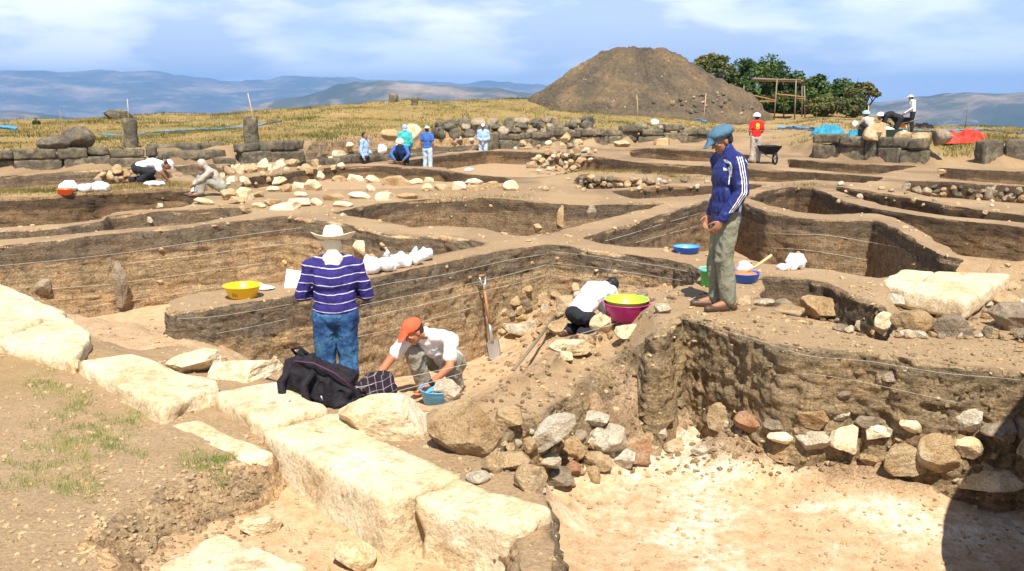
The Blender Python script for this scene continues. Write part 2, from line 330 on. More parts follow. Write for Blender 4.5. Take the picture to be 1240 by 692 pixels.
# 1: the square with the plaster floor at the lower right
pit([(829, 380), (806, 394), (781, 411), (750, 430), (715, 450), (690, 475), (655, 500), (628, 512), (606, 535), (614, 560), (640, 585), (662, 610), (668, 640), (664, 700), (655, 800),
     (640, 1000), (900, 1050), (1500, 1000), (1400, 700), (1345, 560), (1350, 480), (1335, 458), (1240, 449), (1165, 443), (1096, 434), (1037, 425), (978, 421), (928, 412), (879, 394)],
    [(840, 530, -1.08), (835, 495, -.9), (890, 510, -.78), (900, 545, -1.1), (960, 512, -.72), (1000, 556, -1.12), (1060, 520, -.70), (1100, 578, -1.12), (1150, 540, -.78), (1200, 605, -1.12), (1240, 560, -.85), (1290, 650, -1.12), (1240, 640, -1.12), (1400, 600, -.9),
     (900, 640, -1.12), (1100, 650, -1.12), (700, 650, -1.12), (760, 575, -1.12), (805, 548, -1.1), (950, 590, -1.12), (860, 590, -1.12), (1300, 900, -1.12), (800, 900, -1.12),
     (720, 468, -.42), (760, 480, -.66), (700, 500, -.72), (655, 520, -.68), (640, 560, -.95), (700, 555, -1.0), (780, 510, -.88), (668, 600, -1.1), (800, 440, -.42), (815, 480, -.75), (625, 540, -.68), (770, 440, -.35)],
    'wall_c', 'plaster', 1.5)
# 2: diamond square in the middle
pit([(402, 258), (454, 247), (512, 242), (576, 239), (618, 241), (661, 246), (704, 249), (745, 248), (785, 245), (806, 246), (780, 254), (745, 262), (704, 273), (675, 281), (640, 286), (623, 285), (600, 281), (576, 276), (535, 274), (498, 276), (454, 266), (425, 262)], -1.0, 'wall_b')
# 3: square right of the middle baulk, with the wavy eroded edge
pit([(706, 289), (739, 278), (780, 267), (820, 254), (852, 243), (880, 240), (905, 247), (930, 256), (967, 264), (1000, 267), (1025, 266), (1054, 266), (1075, 272), (1095, 283), (1115, 296), (1140, 309), (1160, 318), (1168, 325), (1130, 329), (1090, 332), (1060, 337), (1035, 333), (1005, 327), (975, 324), (930, 320), (890, 310), (850, 305), (806, 301), (774, 300), (733, 296)], -1.0, 'wall_b')
# 4: behind the wavy baulk
pit([(903, 239), (930, 231), (960, 225), (984, 228), (1005, 235), (1025, 245), (1051, 252), (1103, 260), (1150, 266), (1240, 275), (1330, 284), (1500, 300), (1500, 332), (1330, 330), (1240, 329), (1185, 324), (1168, 312), (1150, 302), (1125, 287), (1105, 274), (1080, 263), (1054, 258), (1025, 259), (1000, 260), (967, 257), (930, 249)],
    [(930, 270, -.9), (1000, 275, -.9), (1100, 290, -.85), (1240, 320, -.55), (1200, 318, -.5), (1400, 330, -.6), (1150, 300, -.7)], 'wall_b')
pit([(925, 335), (950, 335), (975, 338), (1000, 342), (1025, 352), (1050, 362), (1068, 370), (1076, 384), (1082, 402), (1075, 413), (1030, 405), (985, 393), (945, 379), (922, 360)], -.36, 'wall_b')
pit([(1008, 225), (1045, 230), (1092, 238), (1132, 246), (1175, 253), (1240, 261), (1400, 275), (1400, 285), (1240, 270), (1150, 262), (1103, 255), (1065, 248), (1035, 239), (1012, 230)], -.55, 'wall_b')
# left side squares
pit([(-200, 286), (0, 280), (81, 275), (122, 269), (135, 261), (193, 256), (250, 253), (290, 251), (306, 255), (303, 259), (226, 272), (129, 279), (64, 286), (0, 291), (-200, 300)], -.4, 'wall_a')
pit([(-250, 246), (-100, 242), (0, 241), (64, 238), (129, 232), (200, 230), (232, 231), (240, 240), (236, 247), (226, 250), (193, 253), (135, 258), (122, 266), (81, 271), (0, 276), (-250, 285)], -1.0, 'wall_b', 'floor', 1.8)
pit([(-200, 216), (0, 214), (81, 208), (150, 204), (200, 203), (215, 214), (190, 221), (120, 224), (64, 226), (0, 229), (-200, 232)], -.5, 'wall_a')
pit([(207, 200), (268, 196), (285, 197), (283, 208), (270, 215), (240, 217), (222, 212)], -.45, 'wall_a')
pit([(298, 216), (353, 208), (405, 202), (454, 201), (498, 204), (538, 206), (560, 211), (612, 215), (625, 220), (560, 226), (470, 229), (400, 230), (330, 230), (290, 226)],
    [(300, 228, -.3), (400, 222, -.35), (500, 222, -.35), (560, 218, -.35), (600, 221, -.2), (450, 228, -.15), (350, 229, -.2)], 'wall_b')
pit([(468, 198), (535, 189), (588, 183), (640, 184), (669, 186), (721, 190), (764, 196), (808, 199), (863, 202), (930, 206), (988, 209), (1045, 213), (1072, 215), (1045, 222), (988, 218), (940, 221), (905, 219), (845, 211), (782, 212), (745, 206), (700, 206), (668, 213), (640, 215), (600, 214), (550, 208), (540, 203), (489, 201)], -.5, 'wall_b')
pit([(350, 193), (380, 184), (425, 178), (460, 175), (500, 172), (540, 170), (583, 170), (620, 173), (650, 178), (640, 181), (588, 180), (535, 186), (468, 195), (440, 198), (405, 199), (360, 202), (335, 204)], -.62, 'wall_a')
pit([(738, 232), (775, 229), (805, 225), (851, 226), (900, 223), (925, 224), (905, 231), (860, 235), (800, 240), (765, 241)], -.4, 'wall_b')
pit([(762, 182), (793, 179), (822, 182), (866, 184), (908, 188), (905, 196), (863, 196), (805, 194), (764, 190)], -.5, 'wall_b')
pit([(700, 212), (740, 214), (805, 217), (815, 221), (790, 225), (740, 229), (708, 229), (695, 221)], -.4, 'wall_b', 'floor', 2.2)
pit([(953, 193), (985, 195), (1017, 198), (1074, 200), (1112, 201), (1090, 206), (1060, 212), (1010, 208), (955, 203)], -.5, 'wall_b')
pit([(1135, 203), (1180, 206), (1240, 208), (1400, 212), (1400, 226), (1240, 224), (1180, 220), (1138, 216)], -.45, 'wall_b')
pit([(1098, 219), (1140, 220), (1180, 222), (1240, 226), (1400, 232), (1400, 252), (1240, 247), (1180, 242), (1130, 239), (1094, 230)], -.5, 'wall_b', 'floor', 1.8)
# small cut in the near left ground
pit([(98, 640), (150, 611), (205, 588), (262, 566), (292, 560), (308, 550), (318, 534), (340, 524), (400, 545), (470, 590), (508, 598), (550, 606), (590, 622), (625, 652), (632, 700), (640, 800), (250, 860), (40, 760), (120, 690)],
    [(110, 645, -.10), (200, 672, -.20), (160, 640, -.15), (255, 625, -.20), (300, 600, -.21), (230, 605, -.15), (320, 570, -.2), (350, 600, -.22), (400, 640, -.23), (450, 640, -.22), (300, 680, -.23), (200, 740, -.22), (450, 760, -.23), (285, 580, -.15), (560, 700, -.3), (500, 660, -.26)],
    'wall_d', 'floor', 1.2)
PITS[-1]['batter'] = 0.26
for p_ in PITS[6:]:
    if p_['mat'] == 'wall_b': p_['mat'] = 'wall_e'
PITS[3]['mat'] = 'wall_b'; PITS[4]['mat'] = 'wall_e'; PITS[8]['mat'] = 'wall_e'
# ---- outlines in metres
def resample(pts, step):
    out = []; n = len(pts)
    for k in range(n):
        a = np.array(pts[k], float); b = np.array(pts[(k + 1) % n], float); m = max(1, int(np.hypot(*(b - a)) / step))
        for j in range(m): out.append(a + (b - a) * j / m)
    return out
def smooth_closed(P, it=2):
    for _ in range(it): P = 0.5 * P + 0.25 * (np.roll(P, 1, 0) + np.roll(P, -1, 0))
    return P
for pt in PITS:
    wp = GTv(resample(pt['pts'], 14))
    # densify in metres with a step that grows with distance
    out = []
    n = len(wp)
    for k in range(n):
        a = wp[k]; b = wp[(k + 1) % n]; D = max(2.5, np.hypot(*((a + b) / 2))); st = 0.0035 * D if D < 14 else 0.006 * D
        if (a[1] + b[1]) / 2 < 5.0: st *= 2
        m = max(1, int(np.hypot(*(b - a)) / st))
        for j in range(m): out.append(a + (b - a) * j / m)
    P = smooth_closed(np.array(out), 1)
    P3 = np.column_stack([P, np.zeros(len(P))]); rg = pt['rough']
    P = P + np.column_stack([fbm(P3, 2.2, 3, 31), fbm(P3, 2.2, 3, 41)]) * 0.045 * rg + np.column_stack([fbm(P3, 14, 2, 51), fbm(P3, 14, 2, 61)]) * 0.012 * rg
    pt['out'] = P
    f = pt['floor']
    if isinstance(f, (int, float)): pt['ctl'] = None
    else:
        S = np.array([list(G(a, b, c)[:2]) + [c] for a, b, c in f])
        K = np.hypot(S[:, None, 0] - S[None, :, 0], S[:, None, 1] - S[None, :, 1])
        A = np.zeros((len(S) + 1, len(S) + 1)); A[:-1, :-1] = K; A[-1, :-1] = 1; A[:-1, -1] = 1
        pt['ctl'] = (S, np.linalg.solve(A + np.eye(len(A)) * 1e-9, np.append(S[:, 2], 0)))
def floor_z(pt, x, y):
    x = np.atleast_1d(x).astype(float); y = np.atleast_1d(y).astype(float)
    if pt['ctl'] is None: z = np.full(len(x), float(pt['floor']))
    else:
        S, W = pt['ctl']; z = np.hypot(x[:, None] - S[None, :, 0], y[:, None] - S[None, :, 1]) @ W[:-1] + W[-1]
        z = np.clip(z, S[:, 2].min() - 0.02, S[:, 2].max() + 0.1)
    P3 = np.column_stack([x, y, x * 0])
    # loose talus at the wall foot and small lumps; flat where the spot heights say it is a floor
    sl = 0.0
    if pt is PITS[1]: sl = sstep((z + 1.07) / 0.12)
    elif pt is PITS[0]: sl = sstep((z + 1.1) / 0.2) * 0.7
    elif pt is PITS[-1]: sl = sstep((z + 0.205) / 0.03) * 0.6
    z = z + fbm(P3, 1.1, 3, 71) * 0.03 + fbm(P3, 7, 4, 81) * (0.012 + 0.06 * sl) + np.maximum(0, fbm(P3, 16, 3, 83)) * 0.06 * sl
    return np.minimum(z, zt(x, y) - 0.01)
# ---- one plan triangulation for ground and pit floors
rs = [1.6]
while rs[-1] < 112:
    D = rs[-1]; rs.append(D + min(1.1, max(0.045, 3.2 * D * D / 2145)) * (1 if D < 60 else 2.2))
cols = np.arange(-1.0, 1.0001, 0.0052)
rng = np.random.default_rng(4)
gp = []
for D in rs:
    u = cols if D > 3.3 else cols[::2]
    x = u * D + rng.uniform(-.3, .3, len(u)) * 0.0052 * D
    gp.append(np.column_stack([x, D + rng.uniform(-.3, .3, len(u)) * 0.02 * (D * .1)]))
gp = np.vstack(gp)
near = np.array([(x, y) for x in np.arange(-7, 7.01, .5) for y in np.arange(-4, 1.4, .5)])
gp = np.vstack([gp, near])
# drop grid points too near an outline
keep = np.ones(len(gp), bool)
from mathutils.kdtree import KDTree
tot = sum(len(p['out']) for p in PITS); kd = KDTree(tot); i = 0
for p in PITS:
    for q in p['out']: kd.insert((q[0], q[1], 0), i); i += 1
kd.balance()
for k, q in enumerate(gp):
    D = max(2.5, q[1])
    if kd.find((q[0], q[1], 0))[2] < 0.0022 * D: keep[k] = False
gp = gp[keep]
vin = [Vector(q) for q in gp]; ein = []
for p in PITS:
    s = len(vin); m = len(p['out']); vin += [Vector(q) for q in p['out']]; ein += [(s + j, s + (j + 1) % m) for j in range(m)]
res = geometry.delaunay_2d_cdt(vin, ein, [], 0, 1e-6)
V = np.array([(v.x, v.y) for v in res[0]]); T = np.array(res[2])
cen = V[T].mean(1)
def pip(P, poly):
    ins = np.zeros(len(P), bool); n = len(poly)
    bb = (P[:, 0] > poly[:, 0].min()) & (P[:, 0] < poly[:, 0].max()) & (P[:, 1] > poly[:, 1].min()) & (P[:, 1] < poly[:, 1].max())
    Q = P[bb]; r = np.zeros(len(Q), bool)
    for k in range(n):
        a = poly[k]; b = poly[(k + 1) % n]
        c = (a[1] > Q[:, 1]) != (b[1] > Q[:, 1])
        if c.any(): r[c] ^= Q[c, 0] < (b[0] - a[0]) * (Q[c, 1] - a[1]) / (b[1] - a[1]) + a[0]
    ins[bb] = r; return ins
own = np.full(len(T), -1)
for k, p in enumerate(PITS): own[pip(cen, p['out'])] = k
e1 = V[T[:, 1]] - V[T[:, 0]]; e2 = V[T[:, 2]] - V[T[:, 0]]
flip = (e1[:, 0] * e2[:, 1] - e1[:, 1] * e2[:, 0]) < 0; T[flip] = T[flip][:, ::-1]
def sub(mask): 
    t = T[mask]; u, inv = np.unique(t, return_inverse=True); return u, inv.reshape(t.shape)
def setattr_(o, name, vals):
    a = o.data.attributes.new(name, 'FLOAT', 'POINT'); a.data.foreach_set('value', np.asarray(vals, dtype=np.float32))
u, t = sub(own == -1); X, Y = V[u, 0], V[u, 1]; Z = zt(X, Y)
ground = mesh("ground", np.column_stack([X, Y, Z]), t, M['dust']); tag(ground, kind="structure")
pxx = 620 + F * X / np.maximum(Y, 1); wl = np.interp(pxx, WLINE[:, 0], WLINE[:, 1])
n3 = np.column_stack([X, Y, X * 0])
gr = sstep((Y - wl - 0.6) / 1.0)
pathm = np.exp(-((pxx - 915) / 42.0) ** 2) * sstep((62 - Y) / 10)
gr = gr * (1 - 0.9 * np.clip(pathm, 0, 1))
gr = gr * np.clip(1 - np.exp(-((pxx - 1000) / 60.) ** 2) * 0.55, 0, 1)
for q, r, a in (((30, 452), 0.75, .45), ((70, 236), 2.0, .7), ((190, 229), 1.6, .7), ((745, 209), 1.9, .8), ((570, 241), .8, .3)):
    c = GT(*q); gr = np.maximum(gr, a * np.exp(-((X - c[0]) ** 2 + (Y - c[1]) ** 2) / r ** 2))
dark = np.zeros(len(X))
for poly, a in ((FEATS[0][0], .75), (np.array([GT(*q) for q in ((920, 372), (1075, 413), (1085, 340), (1240, 335), (1500, 330), (1500, 425), (1240, 425))]), .55)):
    dark = np.maximum(dark, a * sstep(sdf_poly(np.column_stack([X, Y]), poly) / -0.3 * -1 + .5) )
dk_e = np.array([kd.find((a, b_, 0))[2] for a, b_ in zip(X, Y)])
nz_ = fbm(n3, 0.9, 4, 201); dark = np.maximum(dark * .7, sstep((nz_ + .06) / .16) * .7 * sstep((Y - 6) / 8)); dark = np.maximum(dark, .75 * np.exp(-dk_e / (.04 + .007 * Y)) * (0.7 + 1.2 * fbm(n3, 2.0, 2, 205)))
dark = np.maximum(dark, sstep((Y - 13) / 9) * np.clip(.62 + 1.5 * fbm(n3, .7, 5, 211), .1, 1))
setattr_(ground, "grassy", gr); setattr_(ground, "dark", np.clip(dark, 0, 1) * (1 - .7 * np.clip(gr, 0, 1)))
WALLS = []
for k, p in enumerate(PITS):
    u, t = sub(own == k)
    if len(u) == 0: continue
    X, Y = V[u, 0], V[u, 1]; Z = floor_z(p, X, Y)
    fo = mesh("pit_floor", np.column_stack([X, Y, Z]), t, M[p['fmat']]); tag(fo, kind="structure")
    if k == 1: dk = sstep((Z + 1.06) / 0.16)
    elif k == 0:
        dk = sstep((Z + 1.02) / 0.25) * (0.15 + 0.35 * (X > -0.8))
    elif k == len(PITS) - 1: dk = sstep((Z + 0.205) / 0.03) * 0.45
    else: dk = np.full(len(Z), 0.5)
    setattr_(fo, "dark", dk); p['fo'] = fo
    # wall
    O = p['out']; m = len(O)
    area = 0.5 * np.sum(O[:, 0] * np.roll(O[:, 1], -1) - np.roll(O[:, 0], -1) * O[:, 1])
    tg = np.roll(O, -1, 0) - np.roll(O, 1, 0); tg /= np.linalg.norm(tg, axis=1)[:, None] + 1e-9
    inn = np.column_stack([-tg[:, 1], tg[:, 0]]) * (1 if area > 0 else -1)
    inn = smooth_closed(inn, 3); inn /= np.linalg.norm(inn, axis=1)[:, None] + 1e-9
    bt = np.zeros(m)
    if 'batter' in p: bt = p['batter'] * sstep((inn[:, 0] + 0.1) / 0.4)
    if k == 1: bt = 0.22 * sstep((1.75 - O[:, 0]) / 0.8) * sstep((O[:, 1] - 6.9) / .5)
    OB = O + inn * bt[:, None]
    zt_ = zt(O[:, 0], O[:, 1]); zf = np.minimum(floor_z(p, O[:, 0], O[:, 1]), floor_z(p, OB[:, 0], OB[:, 1])) - 0.06
    Dm = np.hypot(*O.mean(0)); mind = max(3.0, np.hypot(O[:, 0], O[:, 1]).min())
    dz = max(0.014, 0.0032 * mind); rows = int(np.clip((zt_ - zf).max() / dz, 4, 90))
    rg = p['rough']
    vs = []
    for r in range(rows + 1):
        f = r / rows; z = zt_ * (1 - f) + zf * f
        h = zt_ - z
        P3 = np.column_stack([O, z])
        dsp = 0.030 * f + 0.034 * rg * (fbm(P3, 1.7, 3, 101) + 0.5) + 0.022 * rg * fbm(P3 * [1, 1, 1.6], 9, 4, 111)
        dsp += 0.016 * rg * fbm(P3 * [1, 1, .6], 28, 2, 121)
        crack = ridged(P3 * [1, 1, 0.28], 3.1, 2, 131); dsp -= 0.055 * rg * np.clip(crack - 0.88, 0, 1) * 8 * 0.16
        hole = fbm(P3, 5.3, 2, 141); dsp -= 0.10 * rg * np.clip(hole - 0.42, 0, 1)
        strat = vn(np.column_stack([O[:, 0] * .6, O[:, 1] * .6, z * 9]), 151); dsp += 0.010 * strat
        dsp *= sstep(h / 0.04) if r else 0
        dsp = dsp + bt * (f ** 0.85) * (0.8 + 0.5 * fbm(P3, 2.5, 3, 161))
        dsp = np.maximum(dsp, -0.02 if rg < 1.3 else -0.05)
        q = O + inn * dsp[:, None]
        zz = z.copy()
        vs.append(np.column_stack([q, zz]))
    vs = np.vstack(vs); fs = []
    for r in range(rows):
        a = np.arange(m); b = (a + 1) % m
        q = np.column_stack([r * m + a, r * m + b, (r + 1) * m + b, (r + 1) * m + a])
        if area < 0: q = q[:, ::-1]
        fs.append(q)
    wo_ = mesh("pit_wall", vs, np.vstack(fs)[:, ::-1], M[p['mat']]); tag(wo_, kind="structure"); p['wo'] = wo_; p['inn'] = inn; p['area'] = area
# ---- terrain ray cast: where does a pixel of the view meet the ground
def tri_bvh(objs):
    vs = []; fs = []
    for o in objs:
        s = len(vs); vs += [v.co.copy() for v in o.data.vertices]; fs += [tuple(s + i for i in p.vertices) for p in o.data.polygons]
    return BVHTree.FromPolygons(vs, fs)
TB = tri_bvh([ground] + [p[k] for p in PITS for k in ('fo', 'wo') if k in p])
def hit(px, py):
    for k in range(60):
        d = ray(px, py + k).normalized(); r = TB.ray_cast(EYEV, d)
        if r[0]: return r[0]
    return G(px, py + 60, 0)
def surf(x, y):
    r = TB.ray_cast(Vector((x, y, 30)), Vector((0, 0, -1))); return r[0].z if r[0] else 0.0
# ------------------------------------------------------------------ far country: valley floor, ranges
def polar_sheet(name, r0, r1, nr, a0, a1, na, zf, mat):
    r = r0 * (r1 / r0) ** (np.arange(nr) / (nr - 1)); a = np.linspace(a0, a1, na)
    Rr, A = np.meshgrid(r, a, indexing='ij'); X = (Rr * np.sin(A)).ravel(); Y = (Rr * np.cos(A)).ravel()
    Z = zf(X, Y, Rr.ravel(), A.ravel()); fs = []
    i = np.arange(nr - 1)[:, None] * na + np.arange(na - 1)[None, :]; i = i.ravel()
    return mesh(name, np.column_stack([X, Y, Z]), np.column_stack([i, i + na, i + na + 1, i + 1])[:, ::-1], mat)
m, n, b = newmat("far_slopes"); co = coords(n, "World")
c = ramp(n, noise(n, co, 0.0011, 10, 0.72), [(0.38, (0.025, 0.04, 0.018)), (0.50, (0.07, 0.07, 0.035)), (0.60, (0.24, 0.18, 0.11)), (0.74, (0.46, 0.36, 0.25))])
c = mix(n, math_(n, 'MULTIPLY', ramp(n, noise(n, co, 0.004, 6, 0.7), [(0.56, (0, 0, 0)), (0.62, (1, 1, 1))]), 0.35), c, (0.40, 0.32, 0.22))
n.links.new(c, b.inputs["Base Color"]); M['far'] = m
def bandz(prof, rc, wid, seed):
    prof = np.array(prof, float)
    def f(px, Rr, P3):
        top = np.interp(px, prof[:, 0], prof[:, 1]); zt_ = EYE + (123 - top) / F * rc
        zt_ = zt_ + 620
        e = np.exp(-((Rr - rc) / wid) ** 2)
        return e * zt_ * (0.68 + 0.44 * ridged(P3, 1 / 2400., 7, seed, 0.55))
    return f
B1_ = bandz([(-1500, 100), (-300, 96), (0, 92), (90, 95), (180, 92), (260, 96), (330, 100), (420, 92), (520, 96), (640, 101), (800, 118), (1000, 126), (1240, 124), (2600, 120)], 17000, 5200, 3)
B2_ = bandz([(-1500, 140), (0, 132), (200, 130), (330, 124), (400, 114), (470, 100), (540, 94), (600, 95), (660, 104), (760, 116), (900, 128), (1060, 126), (1140, 118), (1240, 118), (1400, 112), (2600, 112)], 6800, 1900, 13)
def farz(X, Y, Rr, A):
    P3 = np.column_stack([X, Y, X * 0]); px = 620 + F * np.tan(np.clip(A, -1.2, 1.2))
    base = -0.42 * (Rr - 95) - 14; base = np.maximum(base, -620 + fbm(P3, 1 / 1800., 5, 23) * 120)
    z = np.maximum(base, base * 0 - 620 + np.maximum(B1_(px, Rr, P3), B2_(px, Rr, P3)) * sstep((Rr - 2500) / 3000))
    return z + fbm(P3, 1 / 420., 4, 29) * 18 * sstep((Rr - 1500) / 3000)
hills = polar_sheet("hills", 97, 26000, 260, R(-75), R(75), 420, farz, M['far']); tag(hills, kind="structure")
# haze
hv = mesh("haze", [(x, y, z) for x in (-27500, 27500) for y in (-60, 27500) for z in (-900, 700)],
          [(0, 1, 3, 2), (4, 6, 7, 5), (0, 4, 5, 1), (2, 3, 7, 6), (0, 2, 6, 4), (1, 5, 7, 3)], smooth=False)
hm = bpy.data.materials.new("air"); hm.use_nodes = True; hn = hm.node_tree; hn.nodes.clear()
ho = hn.nodes.new("ShaderNodeOutputMaterial"); hp = hn.nodes.new("ShaderNodeVolumePrincipled"); hn.links.new(hp.outputs[0], ho.inputs["Volume"])
hp.inputs["Color"].default_value = (0.27, 0.52, 1.0, 1); hp.inputs["Density"].default_value = 8.0e-5; hp.inputs["Anisotropy"].default_value = 0.0
hv.data.materials.append(hm); tag(hv, kind="stuff")
# ------------------------------------------------------------------ spoil heap behind the site
HD = 62.0
def heap():
    c = GD(774, 126, HD); prof = np.array([(0, 1.02), (0.10, 1.0), (0.2, 0.975), (0.3, 0.905), (0.47, 0.70), (0.6, 0.53), (0.74, 0.34), (0.88, 0.15), (1.0, 0.0)])
    nr, na = 110, 420; vs = []
    H = (128 - 56) / F * HD; Rx = 142 / F * HD
    for r in range(nr):
        t = r / (nr - 1) * 1.0
        a = np.arange(na) / na * 2 * math.pi
        rad = Rx * t * (1 + 0.06 * np.sin(a * 2 + .6) + 0.18 * np.clip(np.cos(a), 0, 1) ** 2 * t)
        x = c.x + rad * np.cos(a); y = HD + 1.5 + rad * np.sin(a) * 0.85
        z = H * np.interp(t, prof[:, 0], prof[:, 1])
        P3 = np.column_stack([x, y, x * 0 + z])
        gul = ridged(np.column_stack([a * 7, a * 0 + t * 1.2, a * 0]), 1.0, 3, 57)
        z = z + fbm(P3, 0.45, 4, 53) * 0.30 * (0.35 + t) + fbm(P3, 2.5, 4, 54) * 0.20 - (gul - .6) * 0.6 * math.sin(t * math.pi)
        z = z * min(1, (1 - t) * 8 + .0) - 0.4 * (t > .97)
        vs.append(np.column_stack([x, y, zt(x, y) * 0.25 + 1.45 * 0.75 + z - (t > .9) * .25]))
    vs = np.vstack(vs); fs = []
    for r in range(nr - 1):
        a = np.arange(na); b2 = (a + 1) % na
        fs.append(np.column_stack([r * na + a, (r + 1) * na + a, (r + 1) * na + b2, r * na + b2]))
    m, n, b = newmat("spoil"); co = coords(n, "World")
    big = noise(n, co, 0.42, 7, 0.62, .5); fine = noise(n, co, 5, 8, 0.75)
    c_ = ramp(n, big, [(0.3, (0.095, 0.078, 0.060)), (0.47, (0.135, 0.108, 0.078)), (0.60, (0.20, 0.145, 0.088)), (0.73, (0.32, 0.21, 0.115))])
    c_ = mix(n, 0.9, c_, ramp(n, fine, [(0.33, (0.5, 0.48, 0.46)), (0.5, (1, 1, 1)), (0.66, (1.35, 1.32, 1.28))]), 'MULTIPLY')
    v = n.nodes.new("ShaderNodeTexVoronoi"); n.links.new(co, v.inputs[0]); v.inputs["Scale"].default_value = 3.2
    pm = math_(n, 'MULTIPLY', ramp(n, v.outputs["Distance"], [(0.12, (1, 1, 1)), (0.2, (0, 0, 0))]), math_(n, 'GREATER_THAN', noise(n, co, 1.5, 2), 0.6))
    c_ = mix(n, pm, c_, (0.42, 0.36, 0.28)); n.links.new(c_, b.inputs["Base Color"]); bump(n, b, fine, 1.0, 0.25)
    o = mesh("spoil_heap", vs, np.vstack(fs), m)
    return tag(o, "tall brown conical heap of excavated earth rising above the plateau", "spoil heap")
HEAP = heap()
TB2 = tri_bvh([HEAP])
# ------------------------------------------------------------------ rocks
def rock_mesh(name, seed, lvl=3, cuts=13, rough=0.045):
    bm = bmesh.new(); bmesh.ops.create_icosphere(bm, subdivisions=lvl, radius=1.0)
    v = np.array([x.co[:] for x in bm.verts]); fs = [[q.index for q in f.verts] for f in bm.faces]; bm.free()
    r_ = np.random.default_rng(seed)
    for k in range(cuts):
        nrm = r_.normal(size=3); nrm /= np.linalg.norm(nrm); d = r_.uniform(0.46, 0.80)
        s = v @ nrm; over = np.clip(s - d, 0, None); v = v - over[:, None] * nrm * 0.985
    nn = v / (np.linalg.norm(v, axis=1)[:, None] + 1e-9)
    v = v + nn * (fbm(v + seed * 3.1, 1.6, 3, seed)[:, None] * rough * 1.6 + fbm(v + seed, 6, 3, seed + 7)[:, None] * rough * (0.9 if lvl > 3 else .4))
    mn, mxx = v.min(0), v.max(0); v = (v - (mn + mxx) / 2) / ((mxx - mn) / 2)
    me = bpy.data.meshes.new(name); me.from_pydata([tuple(q) for q in v], [], fs); me.update()
    me.polygons.foreach_set("use_smooth", [lvl > 2] * len(me.polygons))
    return me
_rc = {}
def get_rock(v, mat, lvl):
    k = (v, mat, lvl)
    if k not in _rc:
        me = rock_mesh("rock", 17 + v * 5, lvl + 1, cuts=14 if mat != 'lime' else 13); me.materials.append(M[mat]); _rc[k] = me
    return _rc[k]
rr = random.Random(11); RCNT = [0]
def rock_at(P, sx, sy, sz, mat, label, group=None, lvl=3, rz=None, tilt=None, name="boulder", cat="stone", sink=0.2, v=None):
    """rock of full size sx, sy, sz standing on P"""
    if v is None: v = RCNT[0] % 9; RCNT[0] += 1
    o = bpy.data.objects.new(name, get_rock(v, mat, lvl)); C.objects.link(o)
    o.scale = (sx / 2, sy / 2, sz / 2); o.location = (P[0], P[1], P[2] + sz * (0.5 - sink))
    t = tilt if tilt is not None else (rr.uniform(-.15, .15), rr.uniform(-.2, .2))
    o.rotation_euler = (t[0], t[1], rz if rz is not None else rr.uniform(-.5, .5))
    return tag(o, label, cat, group)
def rock_px(x0, y0, x1, y1, mat, label, group=None, lvl=3, deep=0.85, push=0.3, **k):
    """rock filling the picture box; its foot stands where the terrain is seen at the box's lower edge"""
    P = hit((x0 + x1) / 2, y1 - 0.18 * (y1 - y0)); D = P.y; s = D * 1.03 / F
    w_ = (x1 - x0) * s * 1.04; d_ = w_ * deep; el = math.atan2(EYE - P.z, D)
    h = max(0.35 * w_, ((y1 - y0) * s - 0.45 * d_ * math.sin(el)) / math.cos(el) * 0.98)
    bk = d_ * push
    dirv = Vector((P.x, P.y, 0)).normalized()
    Q = P + dirv * bk; 
    return rock_at((Q.x, Q.y, P.z), w_, d_, h, mat, label, group, lvl, rz=k.pop('rz', rr.uniform(-.25, .25)), **k)
